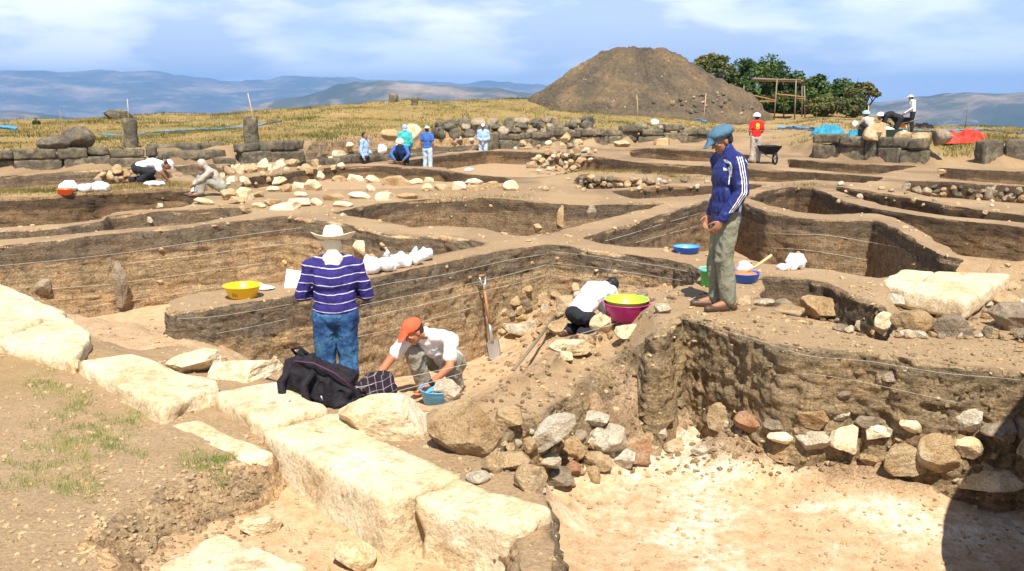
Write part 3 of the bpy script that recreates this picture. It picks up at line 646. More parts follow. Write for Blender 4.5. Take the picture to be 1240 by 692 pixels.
# ------------------------------------------------------------------ dressed blocks
def hewn(name, top, th, mat, seed=0, cell=0.035, rad=0.05, rough=0.012, parent=None, flat_top=False):
    """block whose top is the quad top (4 world points, counter-clockwise from above) and which reaches th below it"""
    T4 = [Vector(p) for p in top]; w1 = (T4[1] - T4[0]).length; w2 = (T4[3] - T4[0]).length
    na, nb, nc = (max(3, int(q / cell)) for q in (w1, w2, th)); hs = np.array([w1, w2, th]) / 2
    pts = {}; vs = []; fs = []
    def key(i, j, k):
        q = (i, j, k)
        if q not in pts: pts[q] = len(vs); vs.append(((i / na * 2 - 1), (j / nb * 2 - 1), (k / nc * 2 - 1)))
        return pts[q]
    for i in range(na):
        for j in range(nb):
            fs.append([key(i, j, nc), key(i + 1, j, nc), key(i + 1, j + 1, nc), key(i, j + 1, nc)])
            fs.append([key(i, j, 0), key(i, j + 1, 0), key(i + 1, j + 1, 0), key(i + 1, j, 0)])
    for i in range(na):
        for k in range(nc):
            fs.append([key(i, 0, k), key(i + 1, 0, k), key(i + 1, 0, k + 1), key(i, 0, k + 1)])
            fs.append([key(i, nb, k), key(i, nb, k + 1), key(i + 1, nb, k + 1), key(i + 1, nb, k)])
    for j in range(nb):
        for k in range(nc):
            fs.append([key(0, j, k), key(0, j, k + 1), key(0, j + 1, k + 1), key(0, j + 1, k)])
            fs.append([key(na, j, k), key(na, j + 1, k), key(na, j + 1, k + 1), key(na, j, k + 1)])
    v = np.array(vs); L_ = v * hs
    r = min(rad, hs.min() * .9); inner = np.clip(L_, -(hs - r), hs - r); dd = L_ - inner; ln = np.linalg.norm(dd, axis=1)
    q = inner + dd / np.maximum(ln, 1e-9)[:, None] * np.minimum(ln, r)[:, None]
    nr_ = dd / np.maximum(ln, 1e-9)[:, None]
    flat = ln < 1e-6
    v = q / hs
    u = (v[:, 0] + 1) / 2; w_ = (v[:, 1] + 1) / 2; A = np.array([tuple(p) for p in T4])
    W = (A[0] * ((1 - u) * (1 - w_))[:, None] + A[1] * (u * (1 - w_))[:, None] + A[2] * (u * w_)[:, None] + A[3] * ((1 - u) * w_)[:, None])
    W[:, 2] += (v[:, 2] - 1) / 2 * th
    cx = A.mean(0); cx[2] -= th / 2
    out = (W - cx); out /= np.linalg.norm(out, axis=1)[:, None]
    e = np.sort(1 - np.abs(v) * 0.999, axis=1); edge = np.exp(-(e[:, 0] + e[:, 1]) * hs.mean() / 0.05)
    n3 = W + seed * 7.7
    d = fbm(n3, 3.0, 3, seed) * rough * 2.2 + fbm(n3, 12, 4, seed + 3) * rough * 1.3 - np.clip(fbm(n3, 6, 3, seed + 5), 0, 1) * edge * 0.10 * (rad / .05)
    side = np.abs(v[:, 2]) < 0.96
    d = d * np.where(side, 1.7, 0.8)
    W = W + out * d[:, None]
    o = mesh(name, W, fs, mat, parent); return o
def quad_px(pts, z): return [G(a, b, z) for a, b in pts]
def blk(name, pts, z, th, label, seed, mat='lime', group="pale dressed blocks of the near wall", rad=0.05, rough=0.012, zs=None):
    q = quad_px(pts, z) if zs is None else [G(a, b, zz_) for (a, b), zz_ in zip(pts, zs)]
    area = sum(q[i].x * q[(i + 1) % 4].y - q[(i + 1) % 4].x * q[i].y for i in range(4))
    if area < 0: q = [q[0], q[3], q[2], q[1]]
    o = hewn(name, q, th, M[mat], seed, rad=rad, rough=rough); return tag(o, label, "stone block", group)
blk("stone_block", [(-110, 352), (-8, 338), (80, 376), (-8, 410)], .12, .40, "big pale block of the near wall at the photo's left edge beside the trench", 1, rad=.045, rough=.012)
blk("stone_block", [(-8, 412), (78, 379), (114, 404), (90, 438)], .10, .36, "small pale dressed block second in the row from the left", 2, rad=.04, rough=.012)
blk("stone_block", [(92, 436), (164, 426), (272, 464), (195, 494)], .10, .34, "broad pale dressed block with a rough pitted face above the grass", 3, rad=.04, rough=.014)
blk("stone_block", [(258, 474), (336, 460), (400, 492), (320, 516)], .10, .40, "pale yellow dressed block in front of the black backpack", 4, rad=.045, rough=.012)
blk("stone_block", [(316, 520), (394, 501), (560, 574), (466, 606)], .06, .46, "longest pale rectangular block with crisp edges in the near row", 5, rad=.02, rough=.0055)
blk("stone_block", [(500, 602), (552, 576), (672, 617), (616, 641)], .05, .62, "tall pale block with a crumbling face beside the plaster floor", 6, rad=.035, rough=.018)
blk("stone_slab", [(206, 513), (245, 507), (332, 546), (296, 560)], .0, .12, "low thin pale slab in the dust before the yellow block", 7, rad=.03, rough=.012)
blk("stone_slab", [(186, 684), (268, 640), (378, 682), (300, 745)], -.13, .16, "large flat pale slab cut by the photo's lower edge", 8, rad=.035, rough=.014)
blk("stone_slab", [(1094, 350), (1134, 328), (1226, 331), (1170, 366)], .04, .20, "large flat pale slab lying on rubble right of the centre", 9, mat='lime', rad=.03, rough=.010)
blk("stone_slab", [(1060, 343), (1092, 326), (1133, 329), (1097, 350)], .02, .14, "smaller cracked tan slab touching the large flat slab", 10, mat='lime', rad=.04, rough=.016)
blk("stone_slab", [(950, 367), (975, 372), (972, 380), (930, 374)], .0, .05, "thin pale flagstone behind the sandalled man's heel", 11, mat='tan', rad=.02, rough=.01, zs=(0.02, 0.02, 0.02, 0.02))
# ------------------------------------------------------------------ hand placed stones
NG = "pale boulders behind the near wall"
for bx, mat, lab in [((413, 470, 524, 545), 'lime', "big smooth pale boulder under the checked bag"), ((517, 483, 609, 566), 'tan', "big angular boulder with a shaded face near the plaster floor"),
                     ((522, 456, 560, 495), 'white_stone', "small upright white stone in front of the blue basin"), ((200, 423, 268, 458), 'lime', "low pale stone behind the broad dressed block"),
                     ((256, 428, 334, 466), 'lime', "rounded yellowish boulder between the dressed block and the trench"), ((84, 432, 100, 455), 'lime', "little pale wedge stone between two dressed blocks"),
                     ((292, 618, 344, 652), 'lime', "small pale stone poking out behind the bottom slab"), ((375, 505, 455, 540), 'lime', "flat pale boulder under the backpack straps"),
                     ((404, 648, 456, 700), 'lime', "flat pale stone in the dust at the photo's bottom edge")]:
    rock_px(*bx, mat, lab, NG if bx[0] < 600 else None, lvl=5)
TG = "stones tumbled down the slope beside the plaster floor"
_p = hit(660, 546); rock_at((_p.x + .03, _p.y - .04, _p.z + .02), .46, .2, .19, 'white_stone', "long pale grey stone tilted up the slope", TG, 4, rz=.1, tilt=(.1, -R(42)), sink=-.35)
for bx, mat, lab in [((671, 525, 708, 558), 'tan', "tan cobble leaning on the long grey stone"),
                     ((700, 496, 737, 515), 'white_stone', "flat white stone topmost on the slope"), ((709, 514, 757, 551), 'white_stone', "chunky white stone above the reddish cobble"),
                     ((754, 525, 790, 559), 'red_stone', "round reddish cobble at the plaster floor's corner"), ((598, 544, 641, 572), 'tan', "yellow cobble beside the angular boulder"),
                     ((624, 557, 660, 598), 'tan', "upright yellow cobble above the plaster floor"), ((655, 563, 692, 589), 'grey_stone', "smooth grey cobble half buried at the plaster edge"),
                     ((566, 569, 592, 586), 'white_stone', "small white stone behind the crumbling block"), ((705, 545, 740, 566), 'tan', "small tan cobble under the chunky white stone"),
                     ((676, 556, 702, 576), 'red_stone', "reddish cobble behind the smooth grey cobble"), ((740, 541, 768, 566), 'white_stone', "white cobble touching the reddish one"),
                     ((646, 549, 678, 566), 'white_stone', "low white stone under the long grey stone"), ((804, 529, 828, 546), 'tan', "little tan cobble lying at the pit corner"),
                     ((796, 518, 806, 532), 'white_stone', "tiny white stone at the foot of the corner"), ((782, 538, 800, 550), 'tan', "tiny tan stone between the pit corner and reddish cobble"),
                     ((600, 490, 632, 520), 'tan', "tan stone on the slope behind the angular boulder"), ((585, 552, 606, 575), 'tan', "tan stone wedged under the angular boulder")]:
    rock_px(*[bx[0] - 2, bx[1] - 3, bx[2] + 2, bx[3] + 1], mat, lab, TG, lvl=4, push=.05)
WG = "stones along the foot of the right pit wall"
for bx, mat, lab in [((856, 483, 887, 522), 'tan', "upright tan stone leftmost along the pit wall"), ((888, 495, 928, 524), 'red_stone', "reddish cobble beside the leftmost upright stone"),
                     ((961, 484, 1003, 518), 'tan', "tan boulder high in the wall with a dark hollow at its left"), ((1002, 491, 1027, 511), 'white_stone', "small white stone right of the high tan boulder"),
                     ((1005, 508, 1041, 546), 'tan', "upright pale tan stone below the small white stone"), ((965, 518, 1004, 546), 'white_stone', "pale flat-topped stone under the high tan boulder"),
                     ((1034, 499, 1064, 518), 'grey_stone', "grey angular stone bedded in the pit wall"), ((1047, 512, 1074, 532), 'tan', "small brown stone with a rounded face in the wall"),
                     ((1089, 505, 1115, 524), 'tan', "small tan stone above the big rounded boulder"), ((1064, 531, 1118, 574), 'tan', "big rounded tan boulder at the foot of the pit wall"),
                     ((1108, 520, 1160, 572), 'tan', "largest jagged brown boulder in the pit wall"), ((1152, 524, 1188, 553), 'tan', "brown stone joined to the largest jagged boulder"),
                     ((1154, 489, 1185, 525), 'white_stone', "white pointed stone standing out of the pit wall"), ((1185, 503, 1230, 524), 'grey_stone', "flat slab stone jutting from the wall's right end"),
                     ((1146, 563, 1232, 594), 'tan', "long flat tan stone half in the dark shadow"), ((1196, 520, 1232, 533), 'grey_stone', "thin flat stone under the jutting slab"),
                     ((1228, 500, 1260, 530), 'grey_stone', "grey stone cut by the photo's right edge"), ((930, 519, 960, 538), 'tan', "low tan stone between reddish cobble and flat-topped stone"),
                     ((836, 538, 862, 550), 'white_stone', "flat little white stone on the plaster by the wall"), ((925, 505, 950, 522), 'grey_stone', "grey stone bedded behind the low tan stone"),
                     ((1040, 548, 1062, 562), 'tan', "small tan stone before the upright pale one"), ((1008, 470, 1030, 484), 'grey_stone', "thin grey stone sticking out high on the wall"),
                     ((1068, 448, 1084, 462), 'grey_stone', "small flat stone under the pit's right rim")]:
    rock_px(*[bx[0] - 1, bx[1] - 1, bx[2] + 1, bx[3] + 1], 'lime' if (mat == 'tan' and int(bx[0]) % 3 == 0) else mat, lab.replace('pale tan', 'pale').replace('brown', 'pale').replace('tan', 'pale') if (mat == 'tan' and int(bx[0]) % 3 == 0) else lab, WG, lvl=4, push=.08)
SG = "stones around the flat slab"
for bx, mat, lab in [((972, 357, 1026, 395), 'tan', "big tan boulder under the rounded end of the baulk"), ((1033, 386, 1047, 403), 'white_stone', "small white block beside the big tan boulder"),
                     ((1073, 355, 1094, 373), 'white_stone', "white stone propping the smaller slab"), ((1080, 369, 1134, 411), 'tan', "pale fractured boulder under the large slab"),
                     ((1126, 378, 1172, 414), 'grey_stone', "grey triangular boulder with a notch below the large slab"), ((1058, 376, 1084, 409), 'lime', "pale upright stone at the baulk's end"),
                     ((1204, 362, 1262, 411), 'grey_stone', "big dark grey boulder at the right edge"), ((1184, 350, 1230, 375), 'tan', "tan flat stone behind the dark grey boulder"),
                     ((1208, 338, 1236, 353), 'tan', "small tan stone above the flat one"), ((1178, 360, 1200, 376), 'white_stone', "white rounded stone at the slab's corner"),
                     ((1185, 392, 1202, 412), 'grey_stone', "narrow upright grey stone by the dark boulder"), ((1104, 400, 1122, 412), 'white_stone', "white chip of stone beneath the fractured boulder"),
                     ((1230, 395, 1262, 420), 'grey_stone', "low grey stone under the dark boulder"), ((930, 360, 962, 382), 'grey_stone', "grey stone in the hollow left of the big boulder"),
                     ((1008, 392, 1030, 404), 'grey_stone', "low grey stone in front of the big tan boulder"), ((1088, 398, 1106, 412), 'white_stone', "angular white stone beside the pale upright one"),
                     ((914, 361, 938, 374), 'white_stone', "white stone with a spike behind the man's heel"), ((890, 356, 912, 372), 'tan', "tan stone just behind the man's sandal"),
                     ((1214, 372, 1240, 384), 'tan', "flat tan stone wedged behind the dark boulder")]:
    rock_px(*bx, mat, lab, SG, lvl=4)
CG = "stones piled in the recess of the long trench"
for bx, mat, lab in [((643, 353, 668, 374), 'tan', "rounded tan stone against the corner of the trench"), ((672, 356, 697, 385), 'tan', "pitted tan stone left of the stooping man"),
                     ((612, 389, 648, 412), 'white_stone', "pale stone beside the shovel blade"), ((650, 374, 673, 394), 'tan', "tan stone midway between shovel and stooping man"),
                     ((663, 387, 694, 411), 'tan', "smooth tan stone above the wooden pole"), ((615, 378, 638, 392), 'tan', "small tan stone behind the pale one by the shovel"),
                     ((714, 377, 743, 409), 'lime', "tall cream stone in front of the stooping man"), ((744, 388, 778, 412), 'lime', "cream stone with a hollow below the lime basin"),
                     ((793, 366, 812, 383), 'white_stone', "white stone on the crest right of the lime basin"), ((665, 407, 720, 432), 'lime', "broad lumpy cream stone on the ridge"),
                     ((676, 425, 694, 440), 'lime', "small cream stone below the broad lumpy one"), ((700, 404, 722, 420), 'tan', "small tan stone beside the broad lumpy one"),
                     ((628, 362, 644, 376), 'grey_stone', "grey stone at the left end of the stone pile"), ((770, 350, 785, 362), 'grey_stone', "grey stone behind the lime basin"),
                     ((694, 352, 706, 364), 'white_stone', "white stone by the stooping man's shoulder"), ((600, 372, 615, 386), 'tan', "tan stone between shovel handle and wall")]:
    rock_px(*bx, mat, lab, CG, lvl=4)
def scatter(region, n_, szpx, mats, label, group, lvl=2, seed=1, aspect=(0.6, 0.95), zone=None, name="stone", sink=.25, lift=0.0, tb=None):
    r_ = random.Random(seed); P_ = np.array(region, float); x0, y0 = P_.min(0); x1, y1 = P_.max(0); pts = []
    tries = 0
    while len(pts) < n_ and tries < 6000:
        tries += 1
        q = np.array([r_.uniform(x0, x1), r_.uniform(y0, y1)])
        if not pip(q[None], P_)[0]: continue
        s = r_.uniform(*szpx)
        if any(math.hypot(q[0] - a, (q[1] - b) * 1.5) < 0.40 * (s + t) for a, b, t in pts): continue
        pts.append((q[0], q[1], s))
    pts.sort(key=lambda t: t[1])
    for a, b, s in pts:
        if tb:
            d = ray(a, b).normalized(); rc = tb.ray_cast(EYEV, d); P = rc[0] if rc[0] else hit(a, b)
        else: P = hit(a, b)
        sz = s * P.y / F * 1.03
        rock_at((P.x, P.y, P.z + lift * r_.random()), sz, sz * r_.uniform(.7, 1), sz * r_.uniform(*aspect), r_.choice(mats), label, group, lvl, rz=r_.uniform(0, 3), name=name, sink=sink, v=r_.randrange(9))
TM = ['tan', 'tan', 'grey_stone', 'white_stone', 'tan']
scatter([(608, 372), (640, 350), (705, 352), (712, 370), (700, 405), (655, 415), (606, 405)], 26, (9, 18), TM, "small stone in the pile between shovel and stooping man", "small stones of the trench pile", 3, 3, name="cobble")
scatter([(600, 545), (640, 520), (780, 530), (790, 545), (700, 590), (645, 600)], 42, (9, 24), TM, "small stone on the slope above the plaster floor", "small stones of the slope", 3, 5, name="cobble")
scatter([(840, 505), (1240, 520), (1240, 600), (1190, 598), (1090, 565), (1000, 552), (850, 532)], 30, (6, 14), TM, "small stone in the rubble along the right pit wall", "small stones of the pit wall", 3, 6, name="cobble")
scatter([(925, 366), (960, 374), (1060, 400), (1235, 396), (1230, 412), (1090, 412), (1030, 404)], 24, (7, 15), TM, "small stone in the hollow around the flat slab", "small stones around the slab", 3, 7, name="cobble")
scatter([(640, 212), (640, 200), (700, 178), (722, 190), (700, 212)], 46, (6, 13), TM, "small stone in the rubble heap behind the middle square", "stones of the middle rubble heap", 2, 8, lift=.25)
scatter([(536, 182), (545, 166), (700, 168), (700, 181)], 36, (5, 11), TM, "small stone in the heap before the far block wall", "stones at the foot of the far wall", 2, 9, lift=.2)
scatter([(780, 124), (870, 112), (925, 131), (915, 140), (830, 138)], 30, (3, 7), ['grey_stone', 'old_stone', 'old_stone', 'old_stone'], "rough stone at the foot of the spoil heap", "stones at the foot of the spoil heap", 2, 10, tb=TB2)
scatter([(1095, 236), (1240, 243), (1240, 232), (1095, 226)], 22, (7, 15), ['grey_stone', 'tan', 'old_stone'], "rubble stone in the low cut by the right edge", "stones of the right cut", 2, 11)
scatter([(697, 228), (700, 216), (810, 222), (800, 230)], 20, (6, 12), ['old_stone', 'grey_stone', 'tan'], "dark rubble stone in the small cut in the middle", "stones of the middle cut", 2, 12)
scatter([(262, 226), (275, 205), (345, 198), (420, 196), (420, 206), (340, 214), (300, 230)], 26, (7, 17), ['lime', 'tan', 'tan'], "pale stone strewn on the baulk right of the hooded person", "pale stones strewn at the left of the middle", 3, 31, name="stone")
scatter([(430, 232), (900, 232), (900, 222), (640, 216), (560, 228)], 30, (4, 9), TM, "loose stone lying on the ground in the middle of the site", "loose stones in the middle of the site", 2, 32, name="stone")
scatter([(930, 245), (1240, 262), (1240, 250), (1000, 215)], 16, (4, 9), TM, "loose stone on the baulks at the right", "loose stones on the right baulks", 2, 33, name="stone")
scatter([(1130, 352), (1240, 345), (1240, 372), (1175, 400), (1130, 385)], 14, (7, 15), TM, "small stone between the large slab and the dark boulder", "small stones behind the dark boulder", 3, 34, name="cobble")
scatter([(118, 220), (122, 210), (165, 208), (170, 220)], 9, (9, 16), ['tan', 'grey_stone'], "small stone beside the man in white bending at the left", "stones beside the bending man", 2, 13)
rock_px(1190, 223, 1210, 244, 'grey_stone', "pointed grey stone standing in the cut by the right edge", lvl=3)
rock_px(645, 268, 662, 283, 'tan', "lone round tan stone on the baulk crossing", lvl=3)
# stone rows of the old walls in the middle distance: (box list in a 3.46x enlargement of 310,100)
rows = [(320,385,380,418),(383,385,450,415),(460,385,520,425),(530,385,650,440),(230,365,290,410),(200,400,280,460),(100,420,150,465),(35,395,120,425),(40,430,100,460),(40,485,120,520),(125,480,230,525),(230,480,280,520),(285,460,390,500),(390,455,480,490),(320,500,410,525),(590,465,680,490),(500,450,580,500),(690,420,740,460),(750,425,820,455),(820,410,880,455),(875,400,950,430),(960,410,1030,450),(1035,405,1100,460),(80,320,125,370),(0,340,80,365),(270,285,370,320),(350,248,410,275),(60,280,110,320),(150,415,205,450),(460,425,500,460),(880,430,960,458),(640,400,700,430),(-20,500,45,530),(-40,455,35,485),(60,515,180,535),(160,455,215,480),(-70,515,-10,540),(705,395,745,420)]
_ord = "first second third fourth fifth sixth seventh eighth ninth tenth eleventh twelfth thirteenth fourteenth fifteenth sixteenth seventeenth eighteenth nineteenth twentieth".split()
FOOT = {}
for nm, sel in (("back row", [k for k, r_ in enumerate(rows) if r_[3] <= 426]), ("front row", [k for k, r_ in enumerate(rows) if r_[3] > 426])):
    sel.sort(key=lambda k: rows[k][0])
    for i, k in enumerate(sel):
        r_ = rows[k]; sz_ = "long flat" if r_[2] - r_[0] > 90 else ("small" if r_[2] - r_[0] < 55 else "rounded"); tot_ = len(sel)
        w_ = f"{_ord[i]} from the left" if i < tot_ / 2 else f"{_ord[tot_ - 1 - i]} from the right"
        FOOT[k] = f"{sz_} {'cream' if k % 3 else 'tan'} stone, {w_} in the footing's {nm}"
for k, (a, b, c_, d) in enumerate(rows):
    rock_px(310 + a / 3.46, 100 + b / 3.46, 310 + c_ / 3.46, 100 + d / 3.46 + 1, 'lime' if k % 3 else 'tan', FOOT[k], "stones of the middle wall footing", lvl=3, deep=.7, sink=.26, name="stone")
HL = ['first in the upper row right of', 'second in the upper row right of', 'third in the upper row right of', 'fourth in the upper row right of', 'dark-sided and highest right of', 'fifth in the upper row right of', 'largest in the lower row right of', 'second in the lower row right of', 'lowest and smallest right of', 'low and white just under']
for k, (a, b, c_, d) in enumerate([(840,35,880,75),(880,30,915,68),(915,30,948,66),(948,32,1010,55),(1030,10,1070,50),(985,28,1030,54),(830,122,890,170),(890,118,955,172),(860,150,920,180),(730,155,800,182)]):
    rock_px(a / 3.1, 190 + b / 3.1, c_ / 3.1, 190 + d / 3.1 + 1, 'lime' if k % 2 else 'tan', f"pale stone {HL[k]} the seated hooded person", "stones beside the seated hooded person", lvl=3, deep=.7, sink=.12, name="stone")
for (a, b, c_, d), lb in zip([(652,160,672,174),(670,158,690,174),(690,168,706,178),(640,160,655,174),(792,166,812,178),(744,170,762,180)], ('second', 'third', 'fourth', 'first', 'sixth', 'fifth')):
    rock_px(a, b, c_, d, 'tan', f"squared tan stone before the far block wall, {lb} from the left", "squared stones before the far wall", lvl=3, name="stone")
# ------------------------------------------------------------------ old walls of big grey blocks
def block_wall(name, line, label, seed, courses=((0.0, .34), (.34, .62)), upright=0.25, ln=(0.7, 1.5), depth=.45, mat='old_stone', base=None, maxb=96):
    """line: picture points of the wall foot; stacked courses of hewn blocks with taller upright slabs between"""
    e = empty(name, (0, 0, 0)); r_ = random.Random(seed)
    P = GTv(resample_open(line, 6)); z0 = zt(P[:, 0], P[:, 1])
    seg = np.hypot(*np.diff(P, axis=0).T); S = np.concatenate([[0], np.cumsum(seg)]); tot = S[-1]
    def at(s): return np.array([np.interp(s, S, P[:, 0]), np.interp(s, S, P[:, 1])])
    def zat(s): return float(surf(*(at(s) - np.array([0, .25]))))
    def block(s0, s1, za, zb, dp):
        a, b = at(s0 + .012), at(s1 - .012); t = (b - a) / (np.linalg.norm(b - a) + 1e-9); n_ = np.array([-t[1], t[0]]); 
        off = r_.uniform(-.05, .05); a = a + n_ * off; b = b + n_ * off
        zb = zb + r_.uniform(-.035, .035)
        tl = r_.uniform(-.02, .02)
        q = [(a[0], a[1], zb + tl), (b[0], b[1], zb - tl), (b[0] + n_[0] * dp, b[1] + n_[1] * dp, zb - tl), (a[0] + n_[0] * dp, a[1] + n_[1] * dp, zb + tl)]
        hewn("block", q, zb - za, M[mat], r_.randrange(999), cell=.075, rad=.022, rough=.015, parent=e); 
    nb = 0; s = 0.0
    while s < tot - .3 and nb < maxb:
        if r_.random() < upright:
            l = r_.uniform(.55, .85); z_ = zat(s + l / 2); block(s, min(tot, s + l), z_ - .12, z_ + courses[-1][1] + .04, depth); s += l; nb += 1
        else:
            L2 = min(tot - s, r_.uniform(1.5, 3.2))
            for za, zb in courses:
                q = s
                while q < s + L2 - .2:
                    l = r_.uniform(*ln); l = min(l, s + L2 - q); 
                    if s + L2 - q - l < .35: l = s + L2 - q
                    z_ = zat(q + l / 2); block(q, q + l, z_ + za - (.12 if za == 0 else 0), z_ + zb - .012, depth * r_.uniform(.85, 1.0)); q += l; nb += 1
            s += L2
    return tag(e, label, "stone wall")
def resample_open(pts, step):
    out = []
    for k in range(len(pts) - 1):
        a = np.array(pts[k], float); b = np.array(pts[k + 1], float); m = max(1, int(np.hypot(*(b - a)) / step))
        for j in range(m): out.append(a + (b - a) * j / m)
    out.append(np.array(pts[-1], float)); return out
def wl_at(px): 
    """picture y of the terrace foot at picture x"""
    D = float(np.interp(px, WLINE[:, 0], WLINE[:, 1])); d = None
    y0, y1 = 150.0, 260.0
    for _ in range(30):
        ym = (y0 + y1) / 2
        if G(px, ym, 0).y > D: y0 = ym
        else: y1 = ym
    return ym + 0.0
def wline(xs): return [(x, wl_at(x)) for x in xs]
block_wall("block_wall", wline([-140, -60, 0, 60, 120, 193]), "low wall of weathered grey blocks along the left terrace", 3, courses=((0, .30), (.30, .58)), ln=(.8, 1.6))
block_wall("block_wall", wline([292, 330, 380, 430, 480]), "grey block wall left of the group of four workers", 5, courses=((0, .36), (.36, .66)), ln=(.8, 1.5))
block_wall("block_wall", wline([485, 540, 600, 650, 700, 770, 830, 862]), "long dark block wall below the grassy terrace in the middle", 6, courses=((0, .36), (.36, .66)), ln=(.8, 1.7), upright=.2)
block_wall("block_wall", wline([984, 1020, 1060, 1120]), "dark wall of very large blocks below the teal tarpaulin", 9, courses=((0, .46), (.46, .80)), ln=(.9, 1.5), upright=.33)
block_wall("block_wall", wline([1191, 1240, 1320, 1400]), "dark upright blocks at the right edge below the red sheet", 12, courses=((0, .68),), ln=(.8, 1.3), upright=.7)
block_wall("stone_steps", [(q, wl_at(q) - 0) for q in (200, 240, 290)], "three low courses of long grey step stones at the left", 14, courses=((0, .2),), ln=(1.2, 2.2), upright=0, depth=.5)
# two more step courses set back behind the first
for dyy, za, zb, sd_ in ((0.55, .2, .42, 15), (1.1, .42, .62, 16)):
    st_e = [o for o in C.objects if o.name.startswith("stone_steps")][0]; r_ = random.Random(sd_)
    P = GTv(wline([196, 240, 288])); s = 0; a0 = P[0]; a1 = P[-1]; Lw = np.linalg.norm(a1 - a0); t = (a1 - a0) / Lw; n_ = np.array([-t[1], t[0]])
    while s < Lw - .4:
        l = min(r_.uniform(1.2, 2.2), Lw - s); a = a0 + t * (s + .01) + n_ * dyy; b = a0 + t * (s + l - .01) + n_ * dyy; q = n_ * .6
        hewn("block", [(a[0], a[1], zb), (b[0], b[1], zb), (b[0] + q[0], b[1] + q[1], zb), (a[0] + q[0], a[1] + q[1], zb)], zb - za + .1, M['old_stone'], r_.randrange(99), cell=.09, rad=.03, rough=.018, parent=st_e); s += l
# tumbled dark stones crowning the middle wall
def crown_stones(xr, rowsn, label, group, seed, size=(.35, .75), zb=.66, mats=('old_stone', 'old_stone', 'grey_stone'), order=False):
    r_ = random.Random(seed); cn = 0; base_ = label
    for k in range(rowsn):
        x = xr[0] + r_.uniform(0, 6)
        while x < xr[1]:
            D = float(np.interp(x, WLINE[:, 0], WLINE[:, 1])) + .35 + k * .55; wx = (x - 620) / F * D
            if order: label = f"{base_}, {_ord[cn]} from the left"; cn += 1
            s = r_.uniform(*size); z = float(zt(wx, D)[0])
            rock_at((wx, D, max(z, zb * .8) + k * .12), s, s * .8, s * r_.uniform(.55, .85), r_.choice(mats), label, group, 2, rz=r_.uniform(0, 3), name="stone", sink=.1, v=r_.randrange(9)); x += s * F / D * r_.uniform(.9, 1.15)
crown_stones((530, 722), 3, "dark tumbled stone heaped on the middle block wall", "dark stones heaped on the middle wall", 21)
crown_stones((66, 92), 1, "left one of two grey boulders lying on the left terrace wall", None, 22, size=(.9, 1.1)); crown_stones((98, 118), 1, "right one of two grey boulders lying on the left terrace wall", None, 29, size=(.9, 1.1))
crown_stones((1048, 1150), 1, "pale rounded stone on top of the wall below the tarpaulin", "pale stones on the right wall", 23, size=(.5, .9), mats=('tan', 'grey_stone'), zb=.8, order=True)
crown_stones((470, 525), 1, "pale stone on the grass above the workers", "pale stones above the workers", 24, size=(.5, .8), mats=('tan', 'lime'), order=True)
crown_stones((772, 850), 1, "dark stone scattered along the middle wall's right end", "stones at the middle wall's right end", 25, size=(.35, .7), order=True)
def upright(px, py_top, py_foot, wpx, label, D=None, name="standing_stone"):
    P = hit(px, py_foot); D = P.y; s = D / F; h = (py_foot - py_top) * s; w_ = wpx * s
    q = [(P.x - w_ / 2, D, P.z + h), (P.x + w_ / 2, D, P.z + h), (P.x + w_ / 2, D + w_ * .7, P.z + h), (P.x - w_ / 2, D + w_ * .7, P.z + h)]
    o = hewn(name, q, h + .15, M['old_stone'], int(px), cell=.08, rad=.07, rough=.02); return tag(o, label, "standing stone")
upright(157, 145, 179, 15, "tall squared grey pillar standing in the grass at the left")
upright(502, 118, 128, 9, "short dark post stone on the skyline behind the workers")
upright(476, 114, 124, 10, "squat dark stone on the skyline left of the short post stone")
upright(303, 143, 176, 16, "rough upright grey stone at the corner of the left steps")
rock_px(130, 134, 164, 147, 'old_stone', "rounded grey boulder on the grassy skyline at the left", lvl=3)
rock_px(1128, 205, 1152, 213, 'tan', "flat pale stone on the path at the right", lvl=3)
# ------------------------------------------------------------------ people
def cloth_mat(name, col, var=0.12, rough=0.85):
    m, n, b = newmat(name); co = coords(n, "Object"); f = noise(n, co, 9, 5, 0.6); b.inputs["Roughness"].default_value = rough
    n.links.new(mix(n, f, tuple(v * (1 - var * 1.6) for v in col), tuple(min(1, v * (1 + var)) for v in col)), b.inputs["Base Color"])
    bump(n, b, noise(n, co, 16, 4, 0.5, 0.8), 0.5, 0.03); return m
def stripe_mat():
    m, n, b = newmat("striped_knit"); co = coords(n, "Object"); s = n.nodes.new("ShaderNodeSeparateXYZ"); n.links.new(co, s.inputs[0])
    z = math_(n, 'ADD', s.outputs[2], math_(n, 'MULTIPLY', math_(n, 'SUBTRACT', noise(n, co, 3.5, 3), 0.5), 0.05))
    z = math_(n, 'ADD', z, math_(n, 'MULTIPLY', math_(n, 'ABSOLUTE', s.outputs[0]), -0.07))
    f = math_(n, 'FRACT', math_(n, 'MULTIPLY', z, 12.6)); w1 = math_(n, 'LESS_THAN', f, 0.10)
    hem = math_(n, 'GREATER_THAN', s.outputs[2], 0.93)
    c = mix(n, math_(n, 'MULTIPLY', w1, hem), (0.032, 0.024, 0.15), (0.50, 0.50, 0.68)); n.links.new(c, b.inputs["Base Color"])
    bump(n, b, noise(n, co, 12, 4, 0.5, 0.8), 0.6, 0.03); return m
def jeans():
    m, n, b = newmat("denim"); co = coords(n, "Object"); f = noise(n, co, 5, 6, 0.65)
    n.links.new(ramp(n, f, [(0.35, (0.012, 0.03, 0.10)), (0.5, (0.025, 0.075, 0.20)), (0.65, (0.07, 0.19, 0.33))]), b.inputs["Base Color"])
    bump(n, b, noise(n, co, 14, 4, 0.5, 1.0), 0.6, 0.03); return m
M['skin'] = plain("skin_brown", (0.30, 0.135, 0.075), 0.55, 0.35, 0.15, 12)
